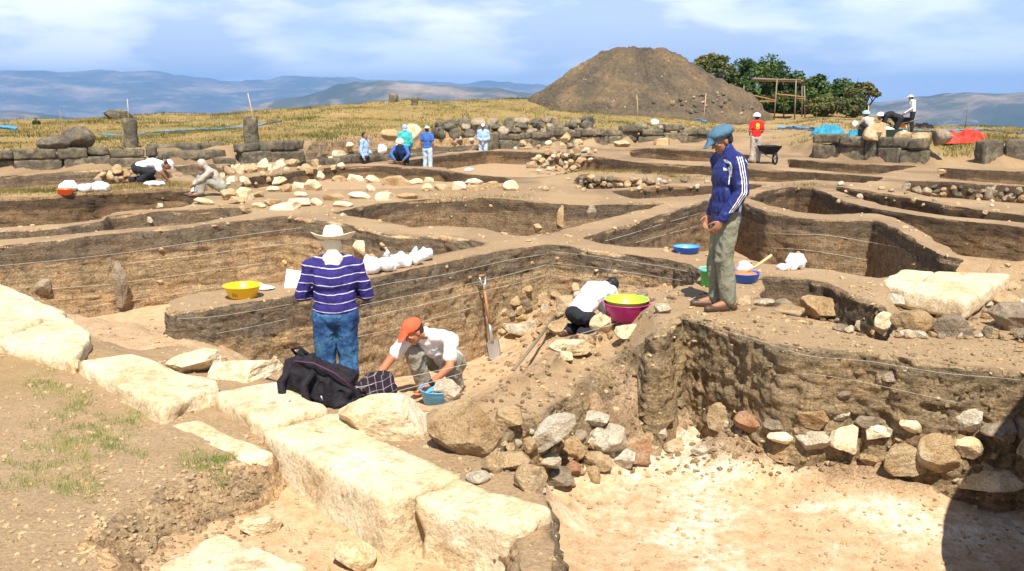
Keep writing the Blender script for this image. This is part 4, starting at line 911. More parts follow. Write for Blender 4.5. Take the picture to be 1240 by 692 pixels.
M['skin_o'] = plain("skin_tanned", (0.40, 0.17, 0.09), 0.55, 0.35, 0.15, 12)
M['stripes'] = stripe_mat(); M['jeans'] = jeans()
M['royal'] = cloth_mat("royal_blue_nylon", (0.022, 0.032, 0.155), 0.15, 0.45); M['olive'] = cloth_mat("olive_cotton", (0.205, 0.205, 0.15))
M['white_c'] = cloth_mat("white_cotton", (0.78, 0.77, 0.80), 0.06); M['lilac'] = cloth_mat("pale_lilac_cotton", (0.70, 0.64, 0.68), 0.08)
M['greytr'] = cloth_mat("grey_cotton", (0.30, 0.29, 0.25)); M['darkc'] = cloth_mat("dark_cotton", (0.022, 0.024, 0.03))
M['sky_c'] = cloth_mat("light_blue_cotton", (0.30, 0.45, 0.72)); M['teal_c'] = cloth_mat("teal_cotton", (0.06, 0.42, 0.42)); M['blue_c'] = cloth_mat("mid_blue_cotton", (0.05, 0.13, 0.42))
M['red_c'] = cloth_mat("red_cotton", (0.70, 0.025, 0.03)); M['beige_c'] = cloth_mat("beige_cotton", (0.40, 0.36, 0.31)); M['pale_jeans'] = cloth_mat("pale_denim", (0.42, 0.52, 0.62))
M['straw'] = cloth_mat("straw", (0.76, 0.68, 0.50), 0.08); M['hatblue'] = cloth_mat("washed_blue_denim", (0.075, 0.155, 0.235)); M['cap_red'] = cloth_mat("coral_cotton", (0.80, 0.12, 0.055))
M['hair'] = plain("black_hair", (0.012, 0.011, 0.012), 0.5, 0.4); M['leather'] = plain("brown_leather", (0.07, 0.035, 0.02), 0.5, 0.4)
M['eye'] = plain("eye_white", (0.7, 0.68, 0.65), 0.2, 0.5); M['whiteplastic'] = plain("white_plastic", (0.82, 0.82, 0.82), 0.35, 0.4)
M['yellow_c'] = plain("yellow_print", (0.85, 0.6, 0.02), 0.6)
_tpl = {}
def _sph(u, v):
    if (u, v) not in _tpl:
        vs = [(0, 0, -1)]; fs = []
        for i in range(1, v):
            t = -math.pi / 2 + math.pi * i / v
            for j in range(u): a = j / u * 2 * math.pi; vs.append((math.cos(t) * math.cos(a), math.cos(t) * math.sin(a), math.sin(t)))
        vs.append((0, 0, 1)); top = len(vs) - 1
        for j in range(u):
            k = (j + 1) % u; fs.append((0, 1 + k, 1 + j)); fs.append((top, top - u + j, top - u + k))
            for i in range(v - 2): p = 1 + i * u; fs.append((p + j, p + k, p + u + k, p + u + j))
        _tpl[(u, v)] = (vs, fs)
    return _tpl[(u, v)]
def _put(bm, vs, fs):
    nv = [bm.verts.new(v) for v in vs]
    for f in fs: bm.faces.new([nv[i] for i in f])
def cone(bm, a, b, ra, rb, seg=14):
    """tapered bar with round ends"""
    a = Vector(a); b = Vector(b); d = b - a
    if d.length < 1e-5: return
    q = d.to_track_quat('Z', 'Y').to_matrix(); vs = []; fs = []
    for p, r in ((a, ra), (b, rb)):
        for j in range(seg): t = j / seg * 2 * math.pi; vs.append(p + q @ Vector((r * math.cos(t), r * math.sin(t), 0)))
    fs = [(j, (j + 1) % seg, seg + (j + 1) % seg, seg + j) for j in range(seg)] + [tuple(range(seg))[::-1], tuple(range(seg, 2 * seg))]
    _put(bm, vs, fs)
    sv, sf = _sph(seg, max(6, seg // 2 + 2))
    for p, r in ((a, ra), (b, rb)): _put(bm, [p + Vector(v) * (r * .995) for v in sv], sf)
def ell(bm, c, r, rot=None, seg=20):
    c = Vector(c); sv, sf = _sph(seg, seg // 2 + 2); R_ = Vector(r)
    vs = [Vector((v[0] * R_[0], v[1] * R_[1], v[2] * R_[2])) for v in sv]
    if rot is not None: m3 = rot.to_3x3(); vs = [m3 @ v for v in vs]
    _put(bm, [c + v for v in vs], sf)
def fuse(name, bm, voxel, mat, smooth=4, folds=0.0, fscale=9, seed=0, parent=None):
    """merge overlapping shapes into one continuous surface"""
    me = bpy.data.meshes.new(name); bm.to_mesh(me); bm.free()
    o = bpy.data.objects.new(name, me); C.objects.link(o)
    r_ = o.modifiers.new("r", 'REMESH'); r_.mode = 'VOXEL'; r_.voxel_size = voxel
    s_ = o.modifiers.new("s", 'SMOOTH'); s_.factor = 0.6; s_.iterations = smooth
    PEND.append((o, folds, fscale, seed)); me.materials.append(mat)
    o["_m"] = 0; del o["_m"]
    if parent: o.parent = parent
    return o
PEND = []
def flush():
    """evaluate all pending fused shapes in one go"""
    bpy.context.view_layer.update(); dg = bpy.context.evaluated_depsgraph_get()
    new = [bpy.data.meshes.new_from_object(o.evaluated_get(dg)) for o, *_ in PEND]
    for (o, folds, fscale, seed), m2 in zip(PEND, new):
        mat = o.data.materials[0]; me = o.data; o.modifiers.clear(); o.data = m2; m2.name = o.name.split(".")[0]; bpy.data.meshes.remove(me)
        if folds:
            v = np.zeros(len(m2.vertices) * 3); m2.vertices.foreach_get('co', v); v = v.reshape(-1, 3)
            nn = np.zeros(len(m2.vertices) * 3); m2.vertices.foreach_get('normal', nn); nn = nn.reshape(-1, 3)
            d = (ridged(v * [1, 1, .6] + seed, fscale, 3, seed) - 0.62) * folds * 2.2
            v = v + nn * d[:, None]; m2.vertices.foreach_set('co', v.ravel()); m2.update()
        m2.materials.clear(); m2.materials.append(mat); m2.polygons.foreach_set("use_smooth", [True] * len(m2.polygons))
    PEND.clear()
def basis(zdir, xdir):
    z = Vector(zdir).normalized(); x = Vector(xdir); x = (x - z * x.dot(z)).normalized(); y = z.cross(x)
    return Matrix((x, y, z)).transposed()
STAND = dict(pel=(0, 0, .93), chest=(0, .0, 1.27), neck=(0, -.01, 1.46), head=(0, .02, 1.60), shL=(-.185, 0, 1.405), shR=(.185, 0, 1.405), elL=(-.235, -.02, 1.12), elR=(.235, -.02, 1.12),
             haL=(-.22, .07, .87), haR=(.22, .07, .87), hiL=(-.09, 0, .90), hiR=(.09, 0, .90), knL=(-.10, .02, .49), knR=(.10, .02, .49), anL=(-.11, -.03, .085), anR=(.11, -.03, .085), toL=(-.13, .14, .03), toR=(.13, .14, .03))
def hand(bm, wrist, fore, palm_n, thumb_dir, k=1.0, curl=0.5, seg=8):
    """palm and five separate curled fingers continuing the forearm"""
    f = Vector(fore).normalized(); n_ = Vector(palm_n); n_ = (n_ - f * n_.dot(f)).normalized(); s = f.cross(n_).normalized()
    if s.dot(Vector(thumb_dir)) < 0: s = -s
    w_ = Vector(wrist); pc = w_ + f * .048 * k
    ell(bm, pc, (.040 * k, .020 * k, .052 * k), basis(f, s), 12)
    for i, (off, l) in enumerate(((.030, .072), (.011, .082), (-.009, .076), (-.027, .060))):
        p0 = w_ + f * .082 * k + s * off * k; d = f.copy()
        for j, q in enumerate((.45, .32, .23)):
            d = (d + n_ * curl * (0.5 + .35 * j)).normalized(); p1 = p0 + d * l * q * k
            cone(bm, p0, p1, (.0095 - .0012 * j) * k, (.0085 - .0012 * j) * k, seg); p0 = p1
    p0 = w_ + f * .022 * k + s * .030 * k; d = (f * .7 + s * .8 + n_ * .3).normalized()
    for j, l in enumerate((.034, .028, .022)):
        p1 = p0 + d * l * k; cone(bm, p0, p1, (.0115 - .001 * j) * k, (.0105 - .001 * j) * k, seg); p0 = p1; d = (d * .7 + f * .5 + n_ * .15).normalized()
def person(loc, rz, pose, label, group=None, skin='skin', shirt=None, sleeves='long', trousers=None, legs='long', shoes='leather', headyaw=0, headpitch=0, headroll=0, hat=None, hatmat=None, hair=True, k=1.0, fine=True, bulk=1.0, jacket=False, curl=.6, rx=0.0, neckcloth=None):
    J = {q: Vector(v) for q, v in STAND.items()}; J.update({q: Vector(v) for q, v in pose.items()})
    vx = 0.0085 if fine else 0.018; bm = bmesh.new(); B_ = bulk
    up = (J['neck'] - J['pel']).normalized(); sx = (J['shR'] - J['shL']).normalized(); hx = (J['hiR'] - J['hiL']).normalized()
    Rc = basis(J['neck'] - J['chest'], sx); Rp = basis(J['chest'] - J['pel'], hx)
    mid = (J['pel'] + J['chest']) / 2
    ell(bm, J['pel'] + Vector((0, 0, 0)), (.150 * B_, .105 * B_, .12), Rp); ell(bm, mid, (.135 * B_, .095 * B_, .16), Rp); ell(bm, J['chest'], (.160 * B_, .108 * B_, .17), Rc)
    ell(bm, (J['chest'] + J['neck']) / 2 + up * .02, (.12 * B_, .075, .09), Rc)
    for s in 'LR':
        cone(bm, J['neck'] * .6 + J['sh' + s] * .4, J['sh' + s], .055, .056)
        cone(bm, J['sh' + s], J['el' + s], .052, .040); cone(bm, J['el' + s], J['ha' + s], .041, .027)
        cone(bm, J['hi' + s], J['kn' + s], .085 * B_, .055); cone(bm, J['kn' + s], J['kn' + s].lerp(J['an' + s], .35), .055, .052); cone(bm, J['kn' + s].lerp(J['an' + s], .35), J['an' + s], .052, .034)
        cone(bm, J['an' + s], J['to' + s] + Vector((0, 0, .012)), .040, .030); cone(bm, J['an' + s] - (J['to' + s] - J['an' + s]) * .25 + Vector((0, 0, -.04)), J['to' + s], .034, .030)
        fo = J['ha' + s] - J['el' + s]; inward = Vector((1 if s == 'L' else -1, 0, 0))
        hand(bm, J['ha' + s], fo, inward * .8 + Vector((0, .2, -.2)), Vector((0, 1, .4)), 1.0, curl, 8 if fine else 5)
    cone(bm, J['neck'], J['head'] - (J['head'] - J['neck']) * .35, .055, .052)
    Hm = Euler((R(headpitch), R(headroll), R(headyaw)), 'XYZ').to_matrix()
    def hp_(p): return J['head'] + Hm @ Vector(p)
    ell(bm, hp_((0, -.008, .035)), (.074, .094, .088), Hm); ell(bm, hp_((0, .018, -.035)), (.060, .066, .078), Hm)
    ell(bm, hp_((0, .035, -.088)), (.034, .036, .026), Hm, 12)
    ell(bm, hp_((0, .072, .022)), (.050, .018, .014), Hm, 12)
    cone(bm, hp_((0, .082, .010)), hp_((0, .106, -.022)), .009, .014, 8); ell(bm, hp_((0, .086, -.026)), (.020, .014, .010), Hm, 10)
    ell(bm, hp_((0, .082, -.054)), (.025, .012, .007), Hm, 10); ell(bm, hp_((0, .080, -.068)), (.021, .012, .007), Hm, 10)
    for q in (-1, 1):
        ell(bm, hp_((q * .038, .060, -.016)), (.022, .020, .018), Hm, 10); ell(bm, hp_((q * .074, -.005, -.005)), (.008, .020, .030), Hm, 10)
    body = fuse("person", bm, vx * (0.75 if fine else 1), M[skin], 2)
    body.location = loc; body.rotation_euler = (rx, 0, rz); body.scale = (k, k, k)
    tag(body, label, "person", group)
    def cl(name, bm, mat, folds, sm=3, fs=9): return fuse(name, bm, vx * 1.1, mat if not isinstance(mat, str) else M[mat], sm, folds, fs, int(loc[1] * 10) % 50, body)
    if fine:
        for q in (-1, 1):
            b2 = bmesh.new(); ell(b2, hp_((q * .030, .076, .004)), (.013, .010, .009), Hm, 10)
            m_ = bpy.data.meshes.new("eye"); b2.to_mesh(m_); b2.free(); e = bpy.data.objects.new("eye", m_); C.objects.link(e); m_.materials.append(M['eye']); e.parent = body
    if shirt:
        bm = bmesh.new(); t = 1.10 if not jacket else 1.16
        ell(bm, mid, (.152 * B_ * t, .112 * B_ * t, .17), Rp); ell(bm, J['chest'], (.168 * B_ * t, .118 * B_ * t, .18), Rc); ell(bm, (J['chest'] + J['neck']) / 2 + up * .02, (.13 * B_, .088, .085), Rc)
        ell(bm, J['pel'] + up * .04, (.158 * B_ * t, .116 * B_ * t, .13), Rp)
        if jacket: ell(bm, J['pel'] - up * .07, (.170 * B_, .135 * B_, .13), Rp)
        for s in 'LR':
            a = .068 if sleeves == 'long' else .070
            if jacket: a = .078
            cone(bm, J['neck'] * .65 + J['sh' + s] * .35, J['sh' + s], .070, .076)
            if sleeves == 'long': cone(bm, J['sh' + s], J['el' + s], a, .058 if not jacket else .066); cone(bm, J['el' + s], J['el' + s].lerp(J['ha' + s], .9), .058 if not jacket else .066, .044)
            else: cone(bm, J['sh' + s], J['sh' + s].lerp(J['el' + s], .62), a, .068)
        cone(bm, J['neck'] - up * .03, J['neck'] + up * .02, .064, .058)
        sh = cl("jacket" if jacket else "shirt", bm, shirt, .016)
    if trousers:
        bm = bmesh.new(); ell(bm, J['pel'] - up * .02, (.165 * B_, .125 * B_, .12), Rp)
        for s in 'LR':
            e_ = J['an' + s].lerp(J['kn' + s], .04) if legs == 'long' else J['kn' + s].lerp(J['an' + s], .05)
            cone(bm, J['hi' + s], J['kn' + s], .104 * B_, .084); cone(bm, J['kn' + s], e_, .084, .074)
        cl("trousers", bm, trousers, .018)
    if shoes:
        for s in 'LR':
            bm = bmesh.new(); a = J['an' + s]; to = J['to' + s]; d = (to - a); d.z = 0; d.normalize(); z_ = min(a.z, to.z)
            cone(bm, Vector((a.x, a.y, to.z)) - d * .05, Vector((a.x, a.y, to.z)) + d * .06, .042, .042); cone(bm, Vector((a.x, a.y, to.z)) + d * .06, to + d * .06, .046, .036)
            fuse("shoe", bm, .012, M[shoes], 2, parent=body)
    if hair:
        bm = bmesh.new(); ell(bm, hp_((0, -.022, .050)), (.081, .092, .086), Hm); ell(bm, hp_((0, -.05, -.005)), (.070, .058, .062), Hm)
        cl("hair", bm, 'hair', .006, 1, 30)
    if hat:
        hm = M[hatmat]
        if hat == 'cap':
            bm = bmesh.new(); ell(bm, hp_((0, -.008, .062)), (.090, .106, .080), Hm)
            cone(bm, hp_((0, .07, .062)), hp_((0, .150, .050)), .050, .046, 16)
            for v_ in bm.verts:
                l_ = Hm.transposed() @ (v_.co - J['head'])
                if l_.y > .085: l_.z = .060 + (l_.z - .060) * .14 - (l_.x ** 2) * 3.0 - (l_.y - .085) * .35; v_.co = J['head'] + Hm @ l_
                elif l_.z < .045: l_.z = .045; v_.co = J['head'] + Hm @ l_
            ht = fuse("cap", bm, .0065 if fine else .012, hm, 1, .003, 16, 3, body)
        elif hat == 'straw':
            bm = bmesh.new(); vs = []; seg = 48; prof = [(.001, .178), (.045, .182), (.074, .174), (.086, .15), (.092, .11), (.098, .068), (.106, .058), (.142, .052), (.175, .056), (.196, .066), (.202, .068), (.198, .060), (.176, .048), (.142, .042), (.10, .044), (.094, .05)]
            rings = []
            for (r_, z_) in prof:
                rg_ = []
                for j in range(seg):
                    a = j / seg * 2 * math.pi; yy_ = r_ * math.sin(a) * 1.05; xx_ = r_ * math.cos(a)
                    zz2 = z_ + (0.045 * (abs(math.cos(a)) ** 2) * max(0, (r_ - .11) / .08) if r_ > .11 else 0) - (0.022 * math.exp(-(yy_ / .03) ** 2) if z_ > .14 else 0)
                    rg_.append(bm.verts.new(hp_((xx_ * .98, yy_, zz2 - .022))))
                rings.append(rg_)
            for a_, b_ in zip(rings, rings[1:]):
                for j in range(seg): bm.faces.new((a_[j], a_[(j + 1) % seg], b_[(j + 1) % seg], b_[j]))
            bm.faces.new(rings[0][::-1]); me = bpy.data.meshes.new("straw_hat"); bm.normal_update(); bm.to_mesh(me); bm.free(); me.materials.append(hm)
            me.polygons.foreach_set("use_smooth", [True] * len(me.polygons)); ht = bpy.data.objects.new("straw_hat", me); C.objects.link(ht); ht.parent = body
        elif hat == 'bucket':
            bm = bmesh.new(); ell(bm, hp_((0, -.008, .070)), (.088, .104, .072), Hm); 
            cone(bm, hp_((0, -.005, .030)), hp_((0, -.005, .060)), .145, .095, 20)
            for v_ in bm.verts:
                l_ = Hm.transposed() @ (v_.co - J['head'])
                if l_.z < .028: l_.z = .028; v_.co = J['head'] + Hm @ l_
            ht = fuse("sun_hat", bm, .009 if fine else .013, hm, 1, .003, 16, 3, body)
        elif hat == 'hood':
            bm = bmesh.new(); ell(bm, hp_((0, -.03, .03)), (.100, .104, .112), Hm); ell(bm, hp_((0, -.05, -.07)), (.095, .07, .09), Hm)
            ht = fuse("hood", bm, .009 if fine else .014, hm, 2, .004, 12, 3, body)
        elif hat == 'newsboy':
            bm = bmesh.new(); ell(bm, hp_((0, -.015, .078)), (.112, .128, .060), Hm); ell(bm, hp_((0, -.005, .050)), (.088, .102, .045), Hm)
            cone(bm, hp_((0, .085, .044)), hp_((0, .160, .020)), .050, .040, 16)
            for v_ in bm.verts:
                l_ = Hm.transposed() @ (v_.co - J['head'])
                if l_.y > .112: l_.z = .040 + (l_.z - .040) * .2 - (l_.x ** 2) * 3 - (l_.y - .112) * .3; v_.co = J['head'] + Hm @ l_
            ht = fuse("cap", bm, .0065 if fine else .012, hm, 1, .006, 12, 5, body)
    if neckcloth:
        bm = bmesh.new(); ell(bm, hp_((0, -.040, -.025)), (.086, .070, .085), Hm); ell(bm, J['neck'] + Vector((0, -.055, .005)), (.092, .052, .070)); ell(bm, J['neck'] + Vector((0, -.075, -.05)), (.075, .04, .05))
        cl("neck_cloth", bm, neckcloth, .006, 1, 14)
    return body
def foot(px, py, z=None, D=None):
    """world point for a figure's origin"""
    if D is not None:
        P = GD(px, py, D); return (P.x, P.y, z if z is not None else surf(P.x, P.y))
    P = hit(px, py); return (P.x, P.y, P.z if z is None else z)
# man in the royal blue jacket
o1 = foot(874, 374); MANJ = person(o1, R(97), dict(head=(0, .075, 1.585), neck=(0, .015, 1.455), shL=(-.19, -.015, 1.40), shR=(.18, .03, 1.40), chest=(0, .0, 1.26), elL=(-.235, -.055, 1.14), elR=(.22, .0, 1.13), haL=(-.20, .115, .865), haR=(.16, .10, .88),
    knL=(-.085, .03, .48), knR=(.085, .05, .48), anL=(-.085, -.035, .085), anR=(.10, .02, .085), toL=(-.12, .13, .03), toR=(.12, .18, .03)),
    "man in royal blue sports jacket and olive trousers standing on the baulk looking down", skin='skin', shirt='royal', jacket=True, trousers='olive', headyaw=10, headpitch=-24, hat='newsboy', hatmat='hatblue', hair=True, k=1.0, bulk=1.0)
def drape(name, parent, tgt, path, width, mat, proud=0.004, dirv=(-1, 0, 0)):
    """ribbon of cloth sewn on tgt's surface: path points (y, z) in the figure's own space, projected along dirv"""
    bv = BVHTree.FromPolygons([v.co for v in tgt.data.vertices], [tuple(p.vertices) for p in tgt.data.polygons]); d = Vector(dirv).normalized()
    pts = []
    for a, b_ in zip(path, path[1:]):
        for j in range(12): t = j / 12; pts.append((a[0] + (b_[0] - a[0]) * t, a[1] + (b_[1] - a[1]) * t))
    pts.append(path[-1]); vs = []; okk = []
    for i, p in enumerate(pts):
        q = pts[min(i + 1, len(pts) - 1)]; p_ = pts[max(i - 1, 0)]; t = Vector((q[0] - p_[0], q[1] - p_[1])).normalized(); nn = Vector((-t.y, t.x))
        for s in (-.5, -.17, .17, .5):
            y = p[0] + nn.x * width * s; z = p[1] + nn.y * width * s
            o_ = Vector((0, y, z)) - d * -1.0 if False else Vector((0, y, z)) + d * 1.0
            h = bv.ray_cast(o_, -d); vs.append(h[0] + d * proud if h[0] else None)
    fs = []
    for i in range(len(pts) - 1):
        for j in range(3):
            q = [i * 4 + j, i * 4 + j + 1, (i + 1) * 4 + j + 1, (i + 1) * 4 + j]
            if all(vs[a] is not None for a in q): fs.append(q)
    vs = [v if v is not None else Vector((0, 0, 1)) for v in vs]
    return mesh(name, vs, fs, mat, parent)
flush()
JK = [c for c in MANJ.children if c.name.startswith("jacket")][0]
for off in (-.021, 0, .021):
    drape("sleeve_stripe", JK, JK, [(-.005 + off, 1.455), (-.02 + off, 1.38), (-.045 + off, 1.26), (-.052 + off, 1.14), (.00 + off, 1.04), (.05 + off, .95)], .0085, M['white_c'])
drape("side_panel", JK, JK, [(-.095, 1.10), (-.085, .99), (-.075, .90)], .05, M['white_c'])
drape("piping", JK, JK, [(.075, 1.42), (.055, 1.36), (.05, 1.28), (.052, 1.20)], .010, M['white_c'])
drape("piping", JK, JK, [(-.06, 1.43), (-.105, 1.38), (-.135, 1.30)], .010, M['white_c'])
for a in (-.011, 0, .011): drape("chest_emblem", JK, JK, [(.078 + a, 1.325), (.078 + a, 1.345 + a * .5)], .007, M['white_c'])
bm = bmesh.new(); cone(bm, (0, .0, 1.46), (0, .03, 1.52), .072, .066); fuse("collar", bm, .009, M['royal'], 1, .004, 9, 1, JK)
# man in the striped jersey, back to us, holding a notebook
o2 = GD(402, 277, 8.0); ZS = o2.z - 1.69; o2 = (o2.x, o2.y)
MANS = person((o2[0], o2[1], ZS), R(6), dict(head=(0.0, .06, 1.555), neck=(0, .01, 1.42), chest=(0, -.01, 1.24), elL=(-.29, .02, 1.09), elR=(.29, .03, 1.08), haL=(-.12, .25, 1.08), haR=(.14, .25, 1.08), shL=(-.205, 0, 1.345), shR=(.205, 0, 1.345)),
    "man in purple-blue jersey with thin white stripes and a straw hat seen from behind", shirt='stripes', trousers='jeans', headpitch=-12, headyaw=-4, hat='straw', hatmat='straw', neckcloth='straw', hair=False, k=1.0, bulk=1.12)
# man crouching in the coral cap
o3 = foot(533, 476, D=9.55); o3 = (o3[0], o3[1], surf(o3[0], o3[1]))
MANC = person(o3, R(160), dict(pel=(0, -.20, .28), chest=(0, .10, .54), neck=(.02, .27, .68), head=(.09, .385, .725), shL=(-.20, .17, .62), shR=(.20, .26, .63), elL=(-.27, .36, .41), haL=(-.10, .46, .24), elR=(.34, .42, .42), haR=(.46, .60, .20),
    hiL=(-.10, -.17, .27), hiR=(.10, -.17, .27), knL=(-.22, .24, .46), knR=(.15, .27, .48), anL=(-.18, .0, .09), anR=(.13, .08, .09), toL=(-.20, .19, .03), toR=(.14, .27, .03)),
    "man in white t-shirt and coral cap squatting and reaching into the trench floor", skin='skin_o', shirt='white_c', sleeves='short', trousers='greytr', headpitch=-30, headyaw=-28, hat='cap', hatmat='cap_red', k=1.10, curl=.7)
cp = [c for c in MANC.children if c.name.startswith("cap")][0]
bm = bmesh.new(); bmesh.ops.create_torus if False else None
wr = MANC; bmw = bmesh.new(); a = Vector((-.27, .36, .41)); b_ = Vector((-.10, .46, .24)); d = (b_ - a).normalized(); cone(bmw, b_ - d * .045, b_ - d * .025, .034, .033); fuse("wristwatch", bmw, .008, M['darkc'], 1, parent=MANC)
# man stooping beside the lime basin
o4 = foot(716, 398, D=9.75); o4 = (o4[0], o4[1], surf(o4[0], o4[1]) - .04)
MANB = person(o4, R(-50), dict(pel=(0, -.24, .30), chest=(0, .02, .52), neck=(0, .22, .60), head=(0, .345, .575), shL=(-.19, .16, .57), shR=(.19, .16, .57), elL=(-.22, .32, .34), haL=(-.14, .42, .12), elR=(.22, .32, .34), haR=(.14, .42, .12),
    hiL=(-.10, -.22, .28), hiR=(.10, -.22, .28), knL=(-.14, .12, .08), knR=(.14, .12, .08), anL=(-.12, -.30, .07), anR=(.12, -.30, .07), toL=(-.12, -.38, .03), toR=(.12, -.38, .03)),
    "man in pale lilac shirt stooping with his head down beside the lime basin", shirt='lilac', trousers='darkc', headpitch=-72, k=.84, bulk=1.08)
# ---- distant workers
WK = "workers at the far side of the excavation"
def far(px, ytop, D, label, rz=0, h=1.68, z=None, **kw):
    """standing figure whose hat top is at picture height ytop, at distance D"""
    P = GD(px, ytop, D); zf = surf(P.x, P.y) if z is None else z
    k_ = (P.z - zf) / 1.73
    if not 0.8 < k_ < 1.12: zf = P.z - 1.73 * 0.95; k_ = .95
    pose = kw.pop('pose', {}); return person((P.x, P.y, zf), R(rz), pose, label, WK, k=k_, fine=False, **kw)
far(917, 138, 29.5, "person in red football shirt with a yellow number seen from behind", rz=4, shirt='red_c', sleeves='short', trousers='beige_c', hat='bucket', hatmat='white_c', pose=dict(haL=(-.15, .25, 1.0), haR=(.17, .25, 1.0)))
RED = C.objects[-1]
far(441, 160, 29.3, "worker in light blue shirt and shorts standing left of the group", rz=-110, shirt='sky_c', trousers='darkc', legs='short', pose=dict(haL=(-.1, .2, 1.02), elL=(-.26, -.08, 1.15)))
far(490, 151, 33.5, "worker in teal top with a light blue hood standing in the square", rz=10, shirt='teal_c', trousers='darkc', hat='hood', hatmat='sky_c')
far(517, 153, 31.5, "worker in mid blue t-shirt and pale jeans with a cap, back turned", rz=-20, shirt='blue_c', sleeves='short', trousers='pale_jeans', hat='cap', hatmat='white_c')
far(585, 150, 37.0, "worker in light blue shirt and white cap standing before the far wall", rz=178, shirt='sky_c', trousers='pale_jeans', hat='cap', hatmat='white_c', pose=dict(haL=(-.05, .22, 1.05), haR=(.05, .22, 1.05)))
sq = dict(pel=(0, -.2, .22), chest=(0, .05, .50), neck=(0, .18, .66), head=(0, .26, .76), shL=(-.19, .13, .60), shR=(.19, .13, .60), elL=(-.30, .30, .40), haL=(-.14, .40, .22), elR=(.30, .30, .40), haR=(.14, .40, .22), hiL=(-.1, -.2, .22), hiR=(.1, -.2, .22),
          knL=(-.2, .22, .45), knR=(.2, .22, .45), anL=(-.17, .0, .09), anR=(.17, .0, .09), toL=(-.19, .17, .03), toR=(.19, .17, .03))
P = GD(486, 171, 30.3); person((P.x, P.y, P.z - .82), R(175), sq, "worker in blue shirt and straw hat squatting in front of the teal-clad one", WK, shirt='blue_c', trousers='darkc', hat='bucket', hatmat='straw', fine=False, headpitch=-25)
# seated hooded person at the left
sit = dict(pel=(0, -.12, .20), chest=(0, .04, .44), neck=(0, .16, .60), head=(0, .27, .67), shL=(-.19, .12, .55), shR=(.19, .12, .55), elL=(-.22, .30, .38), haL=(-.08, .46, .26), elR=(.22, .30, .38), haR=(.08, .46, .26), hiL=(-.1, -.10, .18), hiR=(.1, -.10, .18),
           knL=(-.14, .26, .40), knR=(.14, .30, .40), anL=(-.14, .34, .08), anR=(.14, .40, .08), toL=(-.15, .52, .03), toR=(.15, .58, .03))
P = hit(262, 237); person((P.x, P.y, P.z), R(112), sit, "person with pale hood and beige clothes sitting on the footing stones", WK, skin='skin', shirt='beige_c', trousers='greytr', hat='hood', hatmat='beige_c', fine=False, headpitch=-30, k=.95)
# person in white bending at the far left
bend = dict(pel=(0, -.30, .36), chest=(0, .03, .46), neck=(0, .26, .45), head=(0, .39, .42), shL=(-.19, .18, .44), shR=(.19, .18, .44), elL=(-.22, .28, .26), haL=(-.12, .38, .08), elR=(.22, .28, .26), haR=(.12, .38, .08), hiL=(-.1, -.3, .34), hiR=(.1, -.3, .34),
            knL=(-.14, -.02, .10), knR=(.14, .06, .26), anL=(-.12, -.50, .08), anR=(.12, -.25, .08), toL=(-.12, -.62, .03), toR=(.12, -.08, .03))
P = hit(184, 222); person((P.x, P.y, P.z), R(-82), bend, "person in white shirt and white cap kneeling forward in the left square", WK, shirt='white_c', sleeves='short', trousers='darkc', hat='cap', hatmat='white_c', fine=False, headpitch=-60, k=.98)
# people by the black crate and with the wheelbarrow on the right skyline
P = GD(1104, 152, 40); person((P.x, P.y, surf(P.x, P.y)), R(60), dict(haL=(-.15, .35, .85), haR=(.15, .35, .85), chest=(0, .05, 1.26), neck=(0, .1, 1.44), head=(0, .14, 1.57)), "person in white shirt and cap pushing a wheelbarrow on the right skyline", WK, shirt='white_c', trousers='darkc', hat='cap', hatmat='white_c', fine=False, k=.93)
P = GD(1054, 150, 36.0); person((P.x, P.y, surf(P.x, P.y)), R(20), sq, "person in beige with a grey hat crouching behind the black crate", WK, shirt='beige_c', trousers='darkc', hat='bucket', hatmat='sky_c', fine=False, k=1.1)
P = GD(1073, 150, 35.8); person((P.x + .35, P.y + .3, surf(P.x, P.y) - .12), R(75), dict(pel=(0, -.25, .80), chest=(0, .08, .92), neck=(0, .28, .90), head=(0, .40, .84), shL=(-.19, .20, .88), shR=(.19, .20, .88), elL=(-.2, .28, .62), haL=(-.12, .34, .42), elR=(.2, .28, .62), haR=(.12, .34, .42), hiL=(-.1, -.25, .78), hiR=(.1, -.25, .78), knL=(-.11, -.14, .44), knR=(.11, -.14, .44)), "person in dark blue bending over the black crate with a white hat", WK, shirt='darkc', trousers='darkc', hat='bucket', hatmat='white_c', fine=False, k=1.1)
# number on the red shirt
flush()
RSH = [c for c in RED.children if c.name.startswith("shirt")][0] if RED.children else [c for o in C.objects if o.get("label", "").startswith("person in red football") for c in o.children if c.name.startswith("shirt")][0]
def ring(y0, z0, ry, rz_, n_=16): return [(y0 + ry * math.cos(i / n_ * 2 * math.pi), z0 + rz_ * math.sin(i / n_ * 2 * math.pi)) for i in range(n_ + 1)]
def drape_back(name, parent, tgt, path, width, mat, proud=.008):
    bv = BVHTree.FromPolygons([v.co for v in tgt.data.vertices], [tuple(p.vertices) for p in tgt.data.polygons]); vs = []; fs = []
    for i, p in enumerate(path):
        q = path[min(i + 1, len(path) - 1)]; p_ = path[max(i - 1, 0)]; t = Vector((q[0] - p_[0], q[1] - p_[1])).normalized(); nn = Vector((-t.y, t.x))
        for s in (-.5, .5):
            h = bv.ray_cast(Vector((p[0] + nn.x * width * s, -1, p[1] + nn.y * width * s)), Vector((0, 1, 0))); vs.append(h[0] + Vector((0, -proud, 0)) if h[0] else Vector((p[0], -.15, p[1])))
        if i: fs.append([2 * i - 2, 2 * i - 1, 2 * i + 1, 2 * i])
    return mesh(name, vs, fs, mat, parent)
drape_back("number", RSH, RSH, ring(0, 1.34, .042, .045), .035, M['yellow_c']); drape_back("number", RSH, RSH, ring(0, 1.25, .046, .048), .035, M['yellow_c'])
